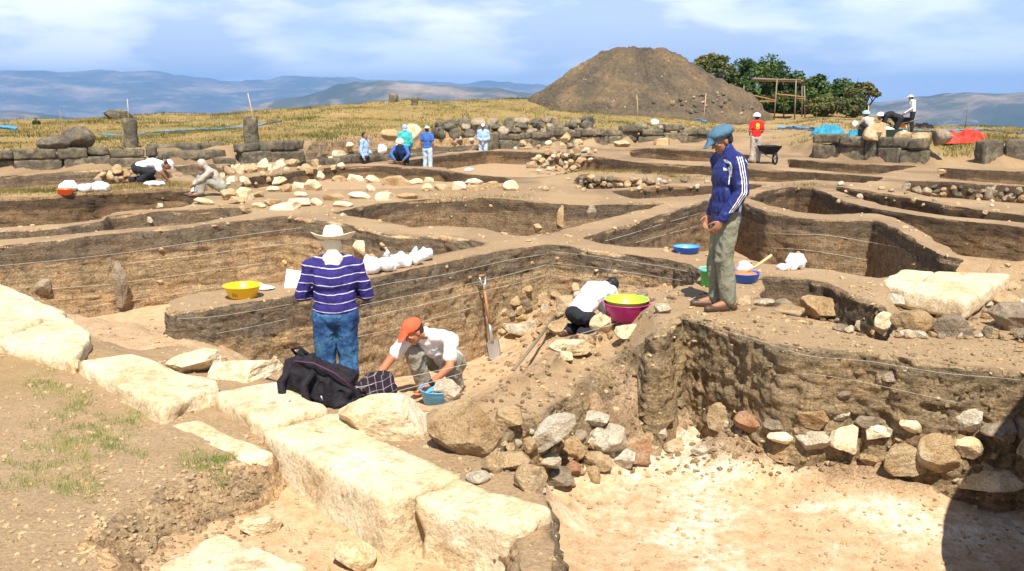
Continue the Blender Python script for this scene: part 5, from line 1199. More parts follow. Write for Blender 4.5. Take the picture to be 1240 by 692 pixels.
# ------------------------------------------------------------------ basins, buckets, bags, tools
M['yel_p'] = plain("yellow_plastic", (0.85, 0.55, 0.01), 0.35, 0.5); M['blue_p'] = plain("blue_plastic", (0.02, 0.12, 0.62), 0.35, 0.5); M['lblue_p'] = plain("light_blue_plastic", (0.10, 0.38, 0.75), 0.35, 0.5)
M['lime_p'] = plain("lime_plastic", (0.40, 0.62, 0.05), 0.35, 0.5); M['mag_p'] = plain("magenta_plastic", (0.45, 0.015, 0.20), 0.35, 0.5); M['green_p'] = plain("green_plastic", (0.06, 0.42, 0.08), 0.35, 0.5)
M['aqua_p'] = plain("aqua_plastic", (0.22, 0.66, 0.62), 0.35, 0.5); M['orange_p'] = plain("orange_plastic", (0.85, 0.12, 0.02), 0.4, 0.5)
M['sack'] = cloth_mat("white_sack", (0.82, 0.82, 0.84), 0.05, 0.5); M['poly'] = plain("clear_plastic_bag", (0.80, 0.82, 0.86), 0.25, 0.6)
M['black_n'] = cloth_mat("black_nylon", (0.017, 0.015, 0.020), 0.4, 0.75); M['dark_soil'] = wall_mat('damp_dark_soil', (0.05, 0.035, 0.025), (0.07, 0.05, 0.035), (0.08, 0.06, 0.04), -.1, -.3); M['wood'] = plain("worn_wood", (0.36, 0.17, 0.075), 0.6, 0.3, 0.3, 30); M['pale_wood'] = plain("pale_wood", (0.60, 0.42, 0.22), 0.6, 0.3, 0.2, 30)
M['grey_wood'] = plain("weathered_wood", (0.20, 0.16, 0.12), 0.8, 0.2, 0.3, 30)
M['steel'] = plain("worn_steel", (0.42, 0.43, 0.45), 0.35, 0.5, 0.25, 30); M['steel'].node_tree.nodes["Principled BSDF"].inputs["Metallic"].default_value = 0.6
M['string'] = plain("white_string", (0.66, 0.63, 0.56), 0.9); M['red_t'] = cloth_mat("red_tarpaulin", (0.62, 0.05, 0.035), 0.15, 0.45); M['teal_t'] = cloth_mat("teal_tarpaulin", (0.03, 0.26, 0.40), 0.3, 0.4)
M['blue_net'] = plain("blue_netting", (0.06, 0.27, 0.55), 0.6, 0.2, 0.3, 3); M['orange_in'] = plain("orange_clay", (0.62, 0.19, 0.06), 0.8, 0.2, 0.3, 20)
def lathe(name, prof, mat, parent=None, seg=48, sq=1.0):
    vs = []; fs = []
    for r, z in prof:
        for j in range(seg): a = j / seg * 2 * math.pi; vs.append((r * math.cos(a), r * math.sin(a) * sq, z))
    for i in range(len(prof) - 1):
        for j in range(seg): fs.append((i * seg + j, i * seg + (j + 1) % seg, (i + 1) * seg + (j + 1) % seg, (i + 1) * seg + j))
    return mesh(name, vs, fs, mat, parent)
def tube(name, pts, r, mat, parent=None, seg=6, closed=False):
    """round bar through points, as one mesh"""
    pts = [Vector(p) for p in pts]; n_ = len(pts); rad = r if isinstance(r, (list, tuple)) else [r] * n_; vs = []; fs = []
    prev = None
    for i, p in enumerate(pts):
        t = (pts[min(i + 1, n_ - 1)] - pts[max(i - 1, 0)]).normalized()
        x = (prev - t * prev.dot(t)).normalized() if prev is not None and (prev - t * prev.dot(t)).length > 1e-4 else t.orthogonal().normalized(); prev = x; y = t.cross(x)
        for j in range(seg): a = j / seg * 2 * math.pi; vs.append(p + (x * math.cos(a) + y * math.sin(a)) * rad[i])
    for i in range(n_ - 1):
        for j in range(seg): fs.append((i * seg + j, i * seg + (j + 1) % seg, (i + 1) * seg + (j + 1) % seg, (i + 1) * seg + j))
    fs.append(tuple(range(seg))[::-1]); fs.append(tuple((n_ - 1) * seg + j for j in range(seg)))
    return mesh(name, vs, fs, mat, parent)
def basin(P, R_, h, mat, label, rim=None, taper=.74, tilt=(0, 0), name="basin", cat="basin", mat_in=None, rings=True):
    e = empty(name, P); e.rotation_euler = (tilt[0], tilt[1], 0); t = .005
    rb = R_ * taper
    pr = [(0.001, .0), (rb * .9, 0), (rb, .006), (rb + (R_ - rb) * .45, h * .5)] + ([(rb + (R_ - rb) * .47 + .004, h * .52)] if rings else []) + [(R_ * .97, h * .93), (R_ * .98, h * .95), (R_ * 1.045, h * .96), (R_ * 1.05, h), (R_ * 1.02, h + .003), (R_ * .97, h)]
    lathe("shell", pr, M[mat], e)
    ins = [(R_ * .965, h - .001), (rb * .96, .012), (0.001, .010)]
    lathe("inside", ins, M[mat_in or mat], e)
    return tag(e, label, cat)
P = hit(290, 363); YB = basin((P.x, P.y + .12, P.z), .185, .125, 'yel_p', "yellow plastic basin with a wide rim on the baulk edge", taper=.72)
for x_ in (-.055, -.035): tube("scratch_mark", [(x_, -.142, .03), (x_ + .004, -.156, .075)], .0035, M['darkc'], YB)
tube("scratch_mark", [(-.012, -.158, .075), (-.02, -.150, .055), (-.008, -.149, .05), (-.016, -.143, .03)], .003, M['darkc'], YB)
P = hit(831, 306); basin((P.x, P.y, P.z), .175, .085, 'blue_p', "shallow blue basin alone on the baulk left of the jacketed man", taper=.9, mat_in='lblue_p')
P = hit(901, 341); BB = basin((P.x, P.y, P.z), .165, .10, 'blue_p', "blue basin behind the jacketed man holding orange clay and a stick", taper=.82)
def lump(name, P, size, mat, label, cat, seed=0, folds=.02, group=None, parts=None, parent=None, fs=9, vox=.012):
    """soft thing built of overlapping lobes; size = (w, d, h)"""
    r_ = random.Random(seed); bm = bmesh.new(); w_, d_, h_ = size
    ell(bm, (0, 0, h_ * .42), (w_ * .45, d_ * .45, h_ * .42))
    for _ in range(parts or 5):
        a = r_.uniform(0, 6.28); ell(bm, (math.cos(a) * w_ * .28, math.sin(a) * d_ * .28, h_ * r_.uniform(.2, .55)), (w_ * r_.uniform(.14, .26), d_ * r_.uniform(.16, .26), h_ * r_.uniform(.2, .4)))
    for v_ in bm.verts: v_.co.z = max(v_.co.z, 0)
    o = fuse(name, bm, vox, M[mat], 2, folds, fs, seed, parent); o.location = P
    if label: tag(o, label, cat, group)
    return o
lump("clay", (P.x, P.y, P.z + .055), (.27, .27, .07), 'orange_in', "orange clay heaped in the blue basin behind the jacketed man", "clay", 3, .01)
s0 = Vector((P.x - .02, P.y - .05, P.z + .10)); tube("wooden_stick", [s0, s0 + Vector((.14, .0, .085)), s0 + Vector((.30, .02, .20))], [.014, .015, .016], M['pale_wood'], seg=8); tag(C.objects[-1] if False else bpy.data.objects["wooden_stick"], "pale wooden handle leaning out of the blue basin", "handle")
lump("cloth_bag", (P.x + .05, P.y + .19, P.z), (.20, .14, .22), 'sack', "white cloth bag standing behind the blue basin with clay", "bag", 5, .03)
P = hit(858, 346); GB = empty("bucket", (P.x, P.y, P.z)); lathe("shell", [(.001, 0), (.075, 0), (.08, .005), (.098, .17), (.104, .172), (.104, .18)], M['green_p'], GB); lathe("rim", [(.106, .165), (.110, .17), (.110, .195), (.098, .195), (.095, .17)], M['aqua_p'], GB); lathe("inside", [(.096, .185), (.07, .02), (.001, .02)], M['green_p'], GB)
tube("handle", [(.108 * math.cos(t), -.06 * math.sin(t) - .05 * math.sin(t), .19 + .0 * t) for t in np.linspace(0, math.pi, 12)], .003, M['steel'], GB); tag(GB, "small green bucket with an aqua rim behind the jacketed man's legs", "bucket")
Pm = hit(759, 391); PM = Vector((Pm.x + .01, Pm.y + .12, Pm.z + .01))
basin(tuple(PM), .235, .175, 'mag_p', "deep magenta basin beside the stooping man", taper=.80)
basin((PM.x, PM.y, PM.z + .045), .218, .165, 'lime_p', "lime green basin nested in the magenta one", taper=.80)
Pb = hit(536, 474); basin((MANC.location.x + .03, MANC.location.y - .52, surf(MANC.location.x + .03, MANC.location.y - .52)), .20, .16, 'lblue_p', "light blue basin at the squatting man's feet behind the upright stone", taper=.8)
# white sacks on the baulk
for k, (x0, x1, yb, h_) in enumerate([(436, 462, 334, .26), (455, 480, 331, .24), (470, 498, 326, .22), (492, 512, 322, .20), (503, 524, 317, .19)]):
    P = hit((x0 + x1) / 2, yb); s = P.y / F
    o = lump("white_sack", (P.x, P.y + .10, P.z), ((x1 - x0) * s * 1.05, .24, h_ * .92), 'sack', ["full white sack nearest the striped man, leftmost of the row on the baulk", "white sack with a tied top, second from the striped man", "white sack in the middle of the row on the baulk", "white sack second from the row's right end", "small white sack at the right end of the row on the baulk"][k], "sack", 20 + k, .010, parts=8, fs=5, group= "white sacks in a row on the baulk")
    if k in (1, 3): tube("tied_top", [(0, 0, h_ * .75), (.01, 0, h_ * .95), (.025, .0, h_ * 1.0)], [.05, .024, .030], M['sack'], o, seg=10)
# dark hollow stone objects behind the sacks
for a, b, c_, d, m_, lb in [(428, 290, 452, 312, 'lime', "cream stone behind the striped man's hat"), (444, 306, 462, 320, 'tan', "round tan stone just behind the white sacks"), (460, 292, 472, 302, 'tan', "little stone lodged above the white sacks")]:
    rock_px(a, b, c_, d, m_, lb, lvl=3)
P = hit(360, 349); s = P.y / F; o = mesh("plastic_sheet", [(0, 0, 0), (.22, 0, 0), (.24, .02, .17), (.03, .02, .20), (0, .04, 0), (.22, .05, 0), (.24, .03, .17), (.03, .03, .20)], [(0, 1, 2, 3), (7, 6, 5, 4), (0, 4, 5, 1), (1, 5, 6, 2), (2, 6, 7, 3), (3, 7, 4, 0)], M['poly'], smooth=False); o.location = (P.x - .14, P.y, P.z); tag(o, "clear plastic bag standing upright left of the striped man", "plastic bag")
P = hit(313, 353); o = lump("folded_papers", (P.x + .03, P.y + .12, P.z), (.26, .20, .035), 'sack', "folded white papers lying beside the yellow basin", "papers", 8, .006, parts=3)
o = lump("cardboard_piece", (P.x - .10, P.y + .26, P.z), (.24, .10, .05), 'lilac', "pale pink cloth behind the yellow basin", "cloth", 9, .01, parts=3)
P = hit(962, 328); o = lump("plastic_bag", (P.x + .04, P.y + .1, P.z), (.24, .18, .235), 'poly', "bulging clear and white plastic bag on the right baulk", "plastic bag", 31, .03)
lump("bag_corner", (-.17, -.03, 0), (.20, .12, .08), 'sack', None, None, 32, .02, parent=o)
bpy.data.objects["bag_corner"].location = (-.15, -.03, 0)
# ---- backpack on the near stones
def backpack():
    P = Vector(GD(392, 478, 5.75)); zb = P.z - .02
    e = empty("backpack", (P.x, P.y, zb - .06)); bm = bmesh.new(); rt = Euler((0, R(24), 0)).to_matrix()
    def box(c, h, r3):
        c = Vector(c); _put(bm, [c + r3 @ Vector((x * h[0], y * h[1], z * h[2])) for x in (-1, 1) for y in (-1, 1) for z in (-1, 1)], [(0, 1, 3, 2), (4, 6, 7, 5), (0, 4, 5, 1), (2, 3, 7, 6), (0, 2, 6, 4), (1, 5, 7, 3)])
    box((-.02, .0, .17), (.20, .085, .125), rt); ell(bm, (-.13, 0, .215), (.125, .10, .145)); box((.07, -.095, .115), (.115, .035, .075), rt); ell(bm, (.17, -.02, .045), (.10, .11, .07), rt); ell(bm, (-.08, -.02, .30), (.11, .06, .055), rt)
    for v_ in bm.verts: v_.co.z = max(v_.co.z, -.02)
    fuse("bag_body", bm, .010, M['black_n'], 5, .030, 8, 4, e)
    tube("grab_handle", [(-.16, -.02, .355), (-.19, -.03, .40), (-.13, -.04, .415), (-.09, -.03, .36)], .010, M['black_n'], e, 6)
    tube("shoulder_strap", [(-.20, -.06, .27), (-.25, -.11, .20), (-.235, -.14, .10), (-.17, -.15, .03), (-.10, -.14, .02)], [.022, .028, .028, .024, .016], M['black_n'], e, 8)
    tube("shoulder_strap", [(-.03, -.12, .28), (-.09, -.17, .20), (-.07, -.19, .09), (.02, -.19, .0), (.12, -.19, -.04)], [.022, .028, .028, .02, .012], M['black_n'], e, 8)
    tube("webbing_loop", [(.08, -.18, -.01), (.11, -.22, -.06), (.18, -.23, -.07), (.24, -.19, -.02), (.22, -.14, .05)], .008, M['black_n'], e, 6)
    tube("piping", [(-.24, -.05, .24), (-.16, -.10, .34), (-.03, -.13, .335), (.10, -.13, .27), (.22, -.11, .16)], .005, plain("plum_piping", (.10, .03, .08), .7), e, 6)
    tube("zip_pull", [(.02, -.175, .13), (.03, -.18, .10)], .006, M['steel'], e, 6)
    return tag(e, "black backpack slumped on the pale stones in front of the striped man", "backpack")
BP = backpack()
m, n, b = newmat("plaid_cloth"); co = coords(n, "Object"); s = n.nodes.new("ShaderNodeSeparateXYZ"); n.links.new(co, s.inputs[0])
f1 = math_(n, 'LESS_THAN', math_(n, 'FRACT', math_(n, 'MULTIPLY', math_(n, 'ADD', s.outputs[0], math_(n, 'MULTIPLY', s.outputs[2], .25)), 19)), .09); f2 = math_(n, 'LESS_THAN', math_(n, 'FRACT', math_(n, 'MULTIPLY', math_(n, 'SUBTRACT', s.outputs[2], math_(n, 'MULTIPLY', s.outputs[0], .3)), 19)), .09)
n.links.new(mix(n, math_(n, 'MULTIPLY', math_(n, 'MAXIMUM', f1, f2), .6), (.022, .014, .020), (.32, .28, .33)), b.inputs["Base Color"]); M['plaid'] = m
P = GD(455, 483, 6.35); lump("checked_bag", (P.x, P.y, P.z - .02), (.33, .24, .26), 'plaid', "dark checked cloth bag crumpled beside the backpack", "cloth bag", 41, .035, parts=6)
tube("bag_strap", [(P.x - .06, P.y - .02, P.z + .10), (P.x - .15, P.y + .0, P.z + .12), (P.x - .20, P.y + .02, P.z + .04)], .014, M['black_n']); bpy.data.objects["bag_strap"].parent = bpy.data.objects["checked_bag"]; bpy.data.objects["bag_strap"].matrix_parent_inverse = Matrix.Translation(-Vector((P.x, P.y, P.z - .02)))
# ---- shovel against the trench wall
def shovel():
    Pf = hit(600, 431); B_ = Vector((Pf.x, Pf.y - .22, Pf.z)); B_.z = surf(B_.x, B_.y) - .02
    Dd = B_.y + .14; T_ = Vector(GD(584, 334, Dd)); u = (T_ - B_).normalized(); Ln = (T_ - B_).length
    e = empty("shovel", tuple(B_)); e.rotation_mode = 'QUATERNION'; e.rotation_quaternion = u.to_track_quat('Z', 'Y')
    vs = []; fs = []; nx, nz = 8, 10
    for i in range(nz + 1):
        z = i / nz * .27; wd = .115 * min(1, (.35 + (i / nz) * 3.2) ** .6) if i < nz else .085
        for j in range(nx + 1):
            x = (j / nx * 2 - 1); vs.append((x * wd, .022 * x * x - .012 + (.012 if i == nz else 0), z))
    for i in range(nz):
        for j in range(nx): a = i * (nx + 1) + j; fs.append((a, a + 1, a + nx + 2, a + nx + 1))
    o = mesh("blade", vs, fs, M['steel'], e); sd_ = o.modifiers.new("t", 'SOLIDIFY'); sd_.thickness = .004
    tube("socket", [(0, -.01, .24), (0, -.005, .36), (0, 0, .48)], [.030, .022, .018], M['steel'], e, 10)
    tube("shaft", [(0, 0, .46), (0, 0, Ln - .16)], [.018, .018], M['wood'], e, 10)
    tube("yoke", [(0, 0, Ln - .19), (0, 0, Ln - .13), (-.035, 0, Ln - .10), (-.055, 0, Ln - .01)], [.02, .016, .012, .010], M['steel'], e, 8)
    tube("yoke", [(0, 0, Ln - .13), (.035, 0, Ln - .10), (.055, 0, Ln - .01)], [.014, .012, .010], M['steel'], e, 8)
    tube("grip", [(-.062, 0, Ln), (.062, 0, Ln)], [.016, .016], M['wood'], e, 10)
    return tag(e, "shovel with D-shaped grip and wooden shaft leaning on the trench wall", "shovel")
shovel()
a = hit(622, 452); b_ = hit(672, 389); tube("wooden_pole", [a + Vector((0, -.02, .04)), (a + b_) / 2 + Vector((0, -.06, .06)), b_ + Vector((0, -.05, .08))], [.018, .02, .016], M['grey_wood'], seg=8); tag(bpy.data.objects["wooden_pole"], "dark wooden pole lying on the stones below the stooping man", "pole")
# ---- strings
SGp = "white strings marking levels on the pit walls"
def wall_string(pts, label):
    out = []
    for a, b_ in zip(pts, pts[1:]):
        m_ = max(2, int(math.hypot(b_[0] - a[0], b_[1] - a[1]) / 7))
        for j in range(m_): t = j / m_; out.append((a[0] + (b_[0] - a[0]) * t, a[1] + (b_[1] - a[1]) * t))
    out.append(pts[-1]); Q = []
    for q in out:
        P = hit(*q); d = (EYEV - P).normalized(); Q.append(P + d * .035)
    for _ in range(4): Q = [Q[0]] + [(Q[i - 1] + Q[i] * 2 + Q[i + 1]) / 4 for i in range(1, len(Q) - 1)] + [Q[-1]]
    D = Q[len(Q) // 2].y
    o = tube("string", Q, 0.00014 * D, M['string'], seg=5); tag(o, label, "string", SGp); return o
LAB = ["top", "second", "third", "lowest"]
for k, l in enumerate([[(444, 349), (483, 341), (527, 335), (577, 324), (620, 314), (661, 308)], [(436, 370), (490, 359), (540, 350), (600, 337), (661, 321)], [(429, 388), (473, 378), (512, 369), (556, 358), (581, 353), (620, 345), (661, 333)], [(433, 408), (490, 396), (527, 385), (575, 372)]]):
    wall_string(l, f"{LAB[k]} white string on the trench wall behind the squatting man")
for k, l in enumerate([[(667, 305), (704, 308), (754, 316), (805, 323), (832, 329)], [(667, 319), (704, 322), (762, 330), (826, 340)], [(667, 333), (733, 342), (791, 350)]]):
    wall_string(l, f"{LAB[k]} white string on the recess wall above the stooping man")
for k, l in enumerate([[(0, 322), (74, 315), (155, 306), (226, 295), (323, 281), (365, 276)], [(155, 319), (242, 309), (323, 298), (381, 293)], [(60, 350), (129, 345), (226, 332), (323, 318)], [(103, 372), (210, 357), (265, 347)]]):
    wall_string(l, f"{LAB[k]} white string on the long wall of the left trench")
for k, l in enumerate([[(215, 386), (260, 384), (310, 376), (355, 368)], [(262, 404), (310, 395), (350, 386)]]):
    wall_string(l, ["upper", "lower"][k] + " white string on the pale baulk below the yellow basin")
for k, l in enumerate([[(733, 292), (762, 284), (806, 270), (849, 258)], [(770, 294), (806, 284), (846, 274)]]): wall_string(l, ["upper", "lower"][k] + " white string on the sunlit wall left of the jacketed man")
for k, l in enumerate([[(910, 282), (960, 284), (996, 284), (1046, 292), (1103, 303)], [(912, 299), (980, 303), (1051, 315)]]): wall_string(l, ["upper", "lower"][k] + " white string on the wavy baulk's face at the right")
for k, l in enumerate([[(846, 392), (912, 410), (978, 432), (1050, 437), (1140, 452), (1235, 460)], [(978, 452), (1037, 461), (1096, 474), (1165, 489)]]): wall_string(l, ["upper", "lower"][k] + " white string across the rough wall above the plaster floor")
def free_string(a, b_, sag, label, r=.0018):
    a = Vector(a); b_ = Vector(b_); o = tube("string", [a.lerp(b_, t) - Vector((0, 0, sag * 4 * t * (1 - t))) for t in np.linspace(0, 1, 14)], r, M['string'], seg=6); return tag(o, label, "string", "taut white strings across the near stones")
free_string(GD(346, 487, 5.45), GD(640, 424, 8.6), .01, "upper taut white string crossing the backpack and the squatting man"); free_string(GD(371, 501, 5.4), GD(560, 452, 7.4), .01, "lower taut white string crossing the backpack")
free_string(GD(694, 407, 8.9), GD(843, 360, 8.9), .01, "taut white string in front of the magenta basin"); free_string(GD(845, 378, 8.35), GD(915, 400, 7.75), .0, "taut white string at the jacketed man's feet")
tube("iron_peg", [hit(344, 492) + Vector((0, 0, -.05)), GD(338, 488, 5.45) + Vector((0, 0, .0)), GD(352, 485, 5.45)], .006, M['steel'], seg=6); tag(bpy.data.objects["iron_peg"], "thin iron peg holding the string left of the backpack", "peg")
# ---- column of dark stone in the long wall and odd stones in walls
for a, b_, c_, d, m_, lb in [(130, 312, 156, 372, 'grey_stone', "dark lumpy stone pillar left standing in the left trench wall"), (34, 336, 61, 358, 'grey_stone', "grey stone jutting from the left trench wall above the pale blocks"), (674, 248, 684, 276, 'tan', "slim upright stone in the wall of the middle square"), (708, 248, 722, 266, 'grey_stone', "second upright stone in the middle square's wall, right of the slim one"),
                             (176, 262, 186, 270, 'white_stone', "small round white stone in the low wall at the left"), (190, 246, 198, 253, 'white_stone', "tiny white stone under the grassy edge at the left"), (180, 264, 184, 268, 'white_stone', "tiny white chip beside the round white stone")]:
    rock_px(a, b_, c_, d, m_, lb, lvl=4, push=.0, tilt=(0, 0), deep=.6)
# ---- distant white bags and bowls
def far_lump(px, py, wpx, hpx, mat, label, cat, name, seed, group=None, folds=.03):
    P = hit(px, py); s = P.y / F; return lump(name, (P.x, P.y + wpx * s * .3, P.z - .02), (wpx * s, wpx * s * .7, hpx * s * 1.15), mat, label, cat, seed, folds, group, vox=.035)
for px, py, w_, h_, lb in [(80, 233, 24, 15, "rounded clear bag behind the orange basin at the left"), (98, 233, 22, 11, "white bag right of the orange basin at the left"), (118, 232, 26, 13, "wide white bag right of the two others at the left"), (184, 226, 30, 7, "flat white sack under the kneeling person"), (236, 236, 14, 10, "white plastic bag at the seated person's feet"), (458, 187, 22, 13, "white plastic sheeting beside the worker in light blue"), (478, 179, 12, 5, "small white sheet behind the squatting worker"),
                           (551, 167, 22, 6, "white bag above the middle square by the lime basin"), (793, 153, 12, 9, "crumpled white bag on the grass below the spoil heap"), (567, 208, 12, 5, "scrap of white plastic on the floor of the middle square"), (1036, 154, 8, 8, "white bag left of the black crate"), (499, 214, 4, 3, "scrap of white paper near the footing stones")]:
    far_lump(px, py, w_, h_, 'sack', lb, "bag", "white_bag", int(px))
for px, py, r_, h_, m_, lb in [(79, 236, 9.5, 7, 'orange_p', "orange basin under the clear bag at the left"), (533, 168, 5, 5, 'lime_p', "small lime basin right of the worker in blue t-shirt"), (603, 180, 7, 5, 'lime_p', "lime basin on the ledge right of the light-blue-shirted worker"), (619, 180, 6, 4, 'orange_p', "small orange basin right of the lime basin on the ledge"), (1093, 154, 3.5, 4, 'orange_p', "small red bucket right of the black crate")]:
    P = hit(px, py); s = P.y / F; basin((P.x, P.y, P.z), r_ * s, h_ * s, m_, lb)
# ---- tarpaulins and netting
def tarp(px, py, wpx, hpx, mat, label, seed, D=None):
    """crumpled sheet: a closed skin thrown into sharp folds"""
    P = hit(px, py) if D is None else Vector(GD(px, py, D)); s = P.y / F; W_, H_ = wpx * s, hpx * s; nx, ny = 60, 34; Dp = W_ * .55
    g = np.array([(i / nx, j / ny) for j in range(ny + 1) for i in range(nx + 1)]); u = g[:, 0] * 2 - 1; v = g[:, 1] * 2 - 1
    wob = 1 + .25 * fbm(np.column_stack([u * 1.2, v * 1.2, u * 0 + seed]), 1.0, 2, seed)
    X = u * W_ / 2 * wob; Y = v * Dp / 2 * wob; P3 = np.column_stack([X, Y, X * 0 + seed * 3.1])
    r2 = np.sqrt(np.clip((np.abs(u) ** 2.4 + np.abs(v) ** 2.4), 0, 1)); env = np.clip(1 - r2 ** 2, 0, 1)
    Z = H_ * env ** .6 * (.30 + .45 * np.clip(ridged(P3, 2.6 / max(.5, W_ * .35), 4, seed) * 1.9 - .85, 0, 1.2)) + .02 + .03 * ridged(P3, 5, 2, seed + 2)
    X = X + fbm(P3, 2.5, 2, seed + 4) * .12; Y = Y + fbm(P3, 2.5, 2, seed + 6) * .12
    i = np.arange(ny)[:, None] * (nx + 1) + np.arange(nx)[None, :]; i = i.ravel()
    o = mesh("tarpaulin", np.column_stack([X, Y, Z]), np.column_stack([i, i + 1, i + nx + 2, i + nx + 1]), M[mat], smooth=False)
    sd_ = o.modifiers.new("t", 'SOLIDIFY'); sd_.thickness = .01; o.location = (P.x, P.y + .4, P.z); return tag(o, label, "tarpaulin")
tarp(1171, 175, 56, 26, 'red_t', "crumpled red tarpaulin heaped on the grass at the right", 3); tarp(1008, 166, 42, 20, 'teal_t', "crumpled teal tarpaulin on the wall at the right", 6); tarp(1040, 168, 30, 13, 'teal_t', "smaller dark teal tarpaulin right of the larger teal one", 8); tarp(1120, 156, 26, 9, 'black_n', "dark folded sheet on the grass between crate and red tarpaulin", 11)
def band(name, pts, hpx, mat, label, cat="netting", sag=.2):
    """strip of netting lying and hanging along picture points"""
    P = []
    for a, b_ in zip(pts, pts[1:]):
        m_ = max(2, int(abs(b_[0] - a[0]) / 5))
        for j in range(m_): t = j / m_; q = hit(a[0] + (b_[0] - a[0]) * t, a[1] + (b_[1] - a[1]) * t); P.append(q)
    P.append(hit(*pts[-1])); vs = []; fs = []; r_ = random.Random(int(pts[0][0]))
    for i, p in enumerate(P):
        s = p.y / F; h = hpx * s * r_.uniform(.6, 1.1); 
        for q in ((0, .02), (-.05, h * .5 + .02), (.03, h + .02), (.10, h * .6), (.22, .03)): vs.append((p.x + r_.uniform(-.06, .06), p.y + q[0] + r_.uniform(-.05, .05), p.z + q[1]))
    for i in range(len(P) - 1):
        for j in range(4): a = i * 5 + j; fs.append((a, a + 5, a + 6, a + 1))
    return tag(mesh(name, vs, fs, M[mat]), label, cat)
band("blue_netting", [(668, 121), (700, 124), (740, 128), (790, 134), (830, 143), (856, 150)], 3.2, 'blue_net', "blue netting strip sagging across the slope below the spoil heap")
band("blue_netting", [(942, 157), (975, 157), (1000, 160)], 3.5, 'blue_net', "blue netting lying left of the teal tarpaulin"); band("blue_netting", [(120, 164), (150, 165), (200, 160), (300, 155), (340, 148)], 1.4, 'blue_net', "thin blue line of netting across the left grass")
band("blue_netting", [(1060, 155), (1120, 160), (1190, 158), (1240, 163)], 1.4, 'blue_net', "thin blue netting line beyond the red tarpaulin"); band("blue_netting", [(0, 156), (20, 158)], 4, 'blue_net', "patch of blue netting on the grass at the photo's left edge")
# ---- stakes
for k, (x0, y0, x1, y1, lb) in enumerate([(72, 133, 77, 172, "thin leaning cane stake left of the stone pillar"), (300, 113, 307, 150, "thin cane stake on the grass above the steps"), (154, 120, 155, 145, "slender stake behind the stone pillar"), (709, 107, 704, 136, "white stake in front of the spoil heap's left foot"), (771, 115, 772, 142, "slender stake below the middle of the spoil heap"), (855, 113, 851, 148, "pale stake with a crosspiece beside the spoil heap's right foot"), (1173, 122, 1168, 156, "dark leaning stake above the red tarpaulin"), (1052, 128, 1048, 158, "pale stick standing by the black crate"), (903, 104, 899, 122, "short stake on the right flank of the spoil heap")]):
    P = hit(x1, y1); T_ = Vector(GD(x0, y0, P.y)); o = tube("stake", [P - Vector((0, 0, .1)), P.lerp(T_, .5) + Vector((.03, 0, 0)), T_], [.022, .02, .016], M['grey_wood'] if k in (0, 6, 8) else M['pale_wood'], seg=6); tag(o, lb, "stake", "stakes on the plateau")
P = hit(1240, 150)
# ---- pole shelter frame
def shelter():
    D = 64.0; e = empty("pole_shelter", (0, 0, 0)); 
    def Q(px, py, d=0): return Vector(GD(px, py, D + d))
    for a in [((941, 96, 0), (938, 132, 0)), ((964, 97, 0), (963, 131, 0)), ((974, 104, 0), (976, 129, 0)), ((901, 104, 2), (899, 120, 2)), ((950, 95, 3), (950, 129, 3)), ((971, 97, 3), (972, 128, 3))]:
        t, f_ = Q(*a[0]), Q(*a[1]); f_.z = min(f_.z, surf(f_.x, f_.y)) - .2; tube("post", [f_, t], .05, M['grey_wood'], e)
    for a in [((910, 96, 0), (970, 97, 0)), ((912, 95, 1.5), (973, 98, 1.5)), ((914, 96.5, 3), (973, 99, 3))]: tube("roof_pole", [Q(*a[0]), Q(*a[1])], .05, M['grey_wood'], e)
    for a in [((900, 113, 0), (940, 122, 0)), ((940, 114, 0), (976, 118, 0)), ((940, 123, 0), (905, 123, 0)), ((912, 116, 2), (976, 120, 2))]: tube("rail", [Q(*a[0]), Q(*a[1])], .04, M['wood'], e)
    vs = [Q(912, 96, 0), Q(971, 97, 0), Q(973, 97.5, 3.2), Q(914, 95.5, 3.2)]; o = mesh("thatch", vs, [(0, 1, 2, 3)], plain("dry_thatch", (.26, .17, .09), .9, .1, .4, 6, .8), e); s_ = o.modifiers.new("t", 'SOLIDIFY'); s_.thickness = .16
    return tag(e, "rustic open pole shelter with a flat roof before the trees", "shelter")
shelter()
P = hit(974, 131); rock_at((P.x, P.y, P.z), 1.1, .8, .8, 'grey_stone', "rounded grey bundle on the grass right of the pole shelter", lvl=3, name="stone")
P = hit(952, 129); lump("sack", (P.x, P.y, P.z), (.6, .5, .5), 'beige_c', "pale brown sack under the pole shelter", "sack", 4, .03, vox=.05); P = hit(927, 131)
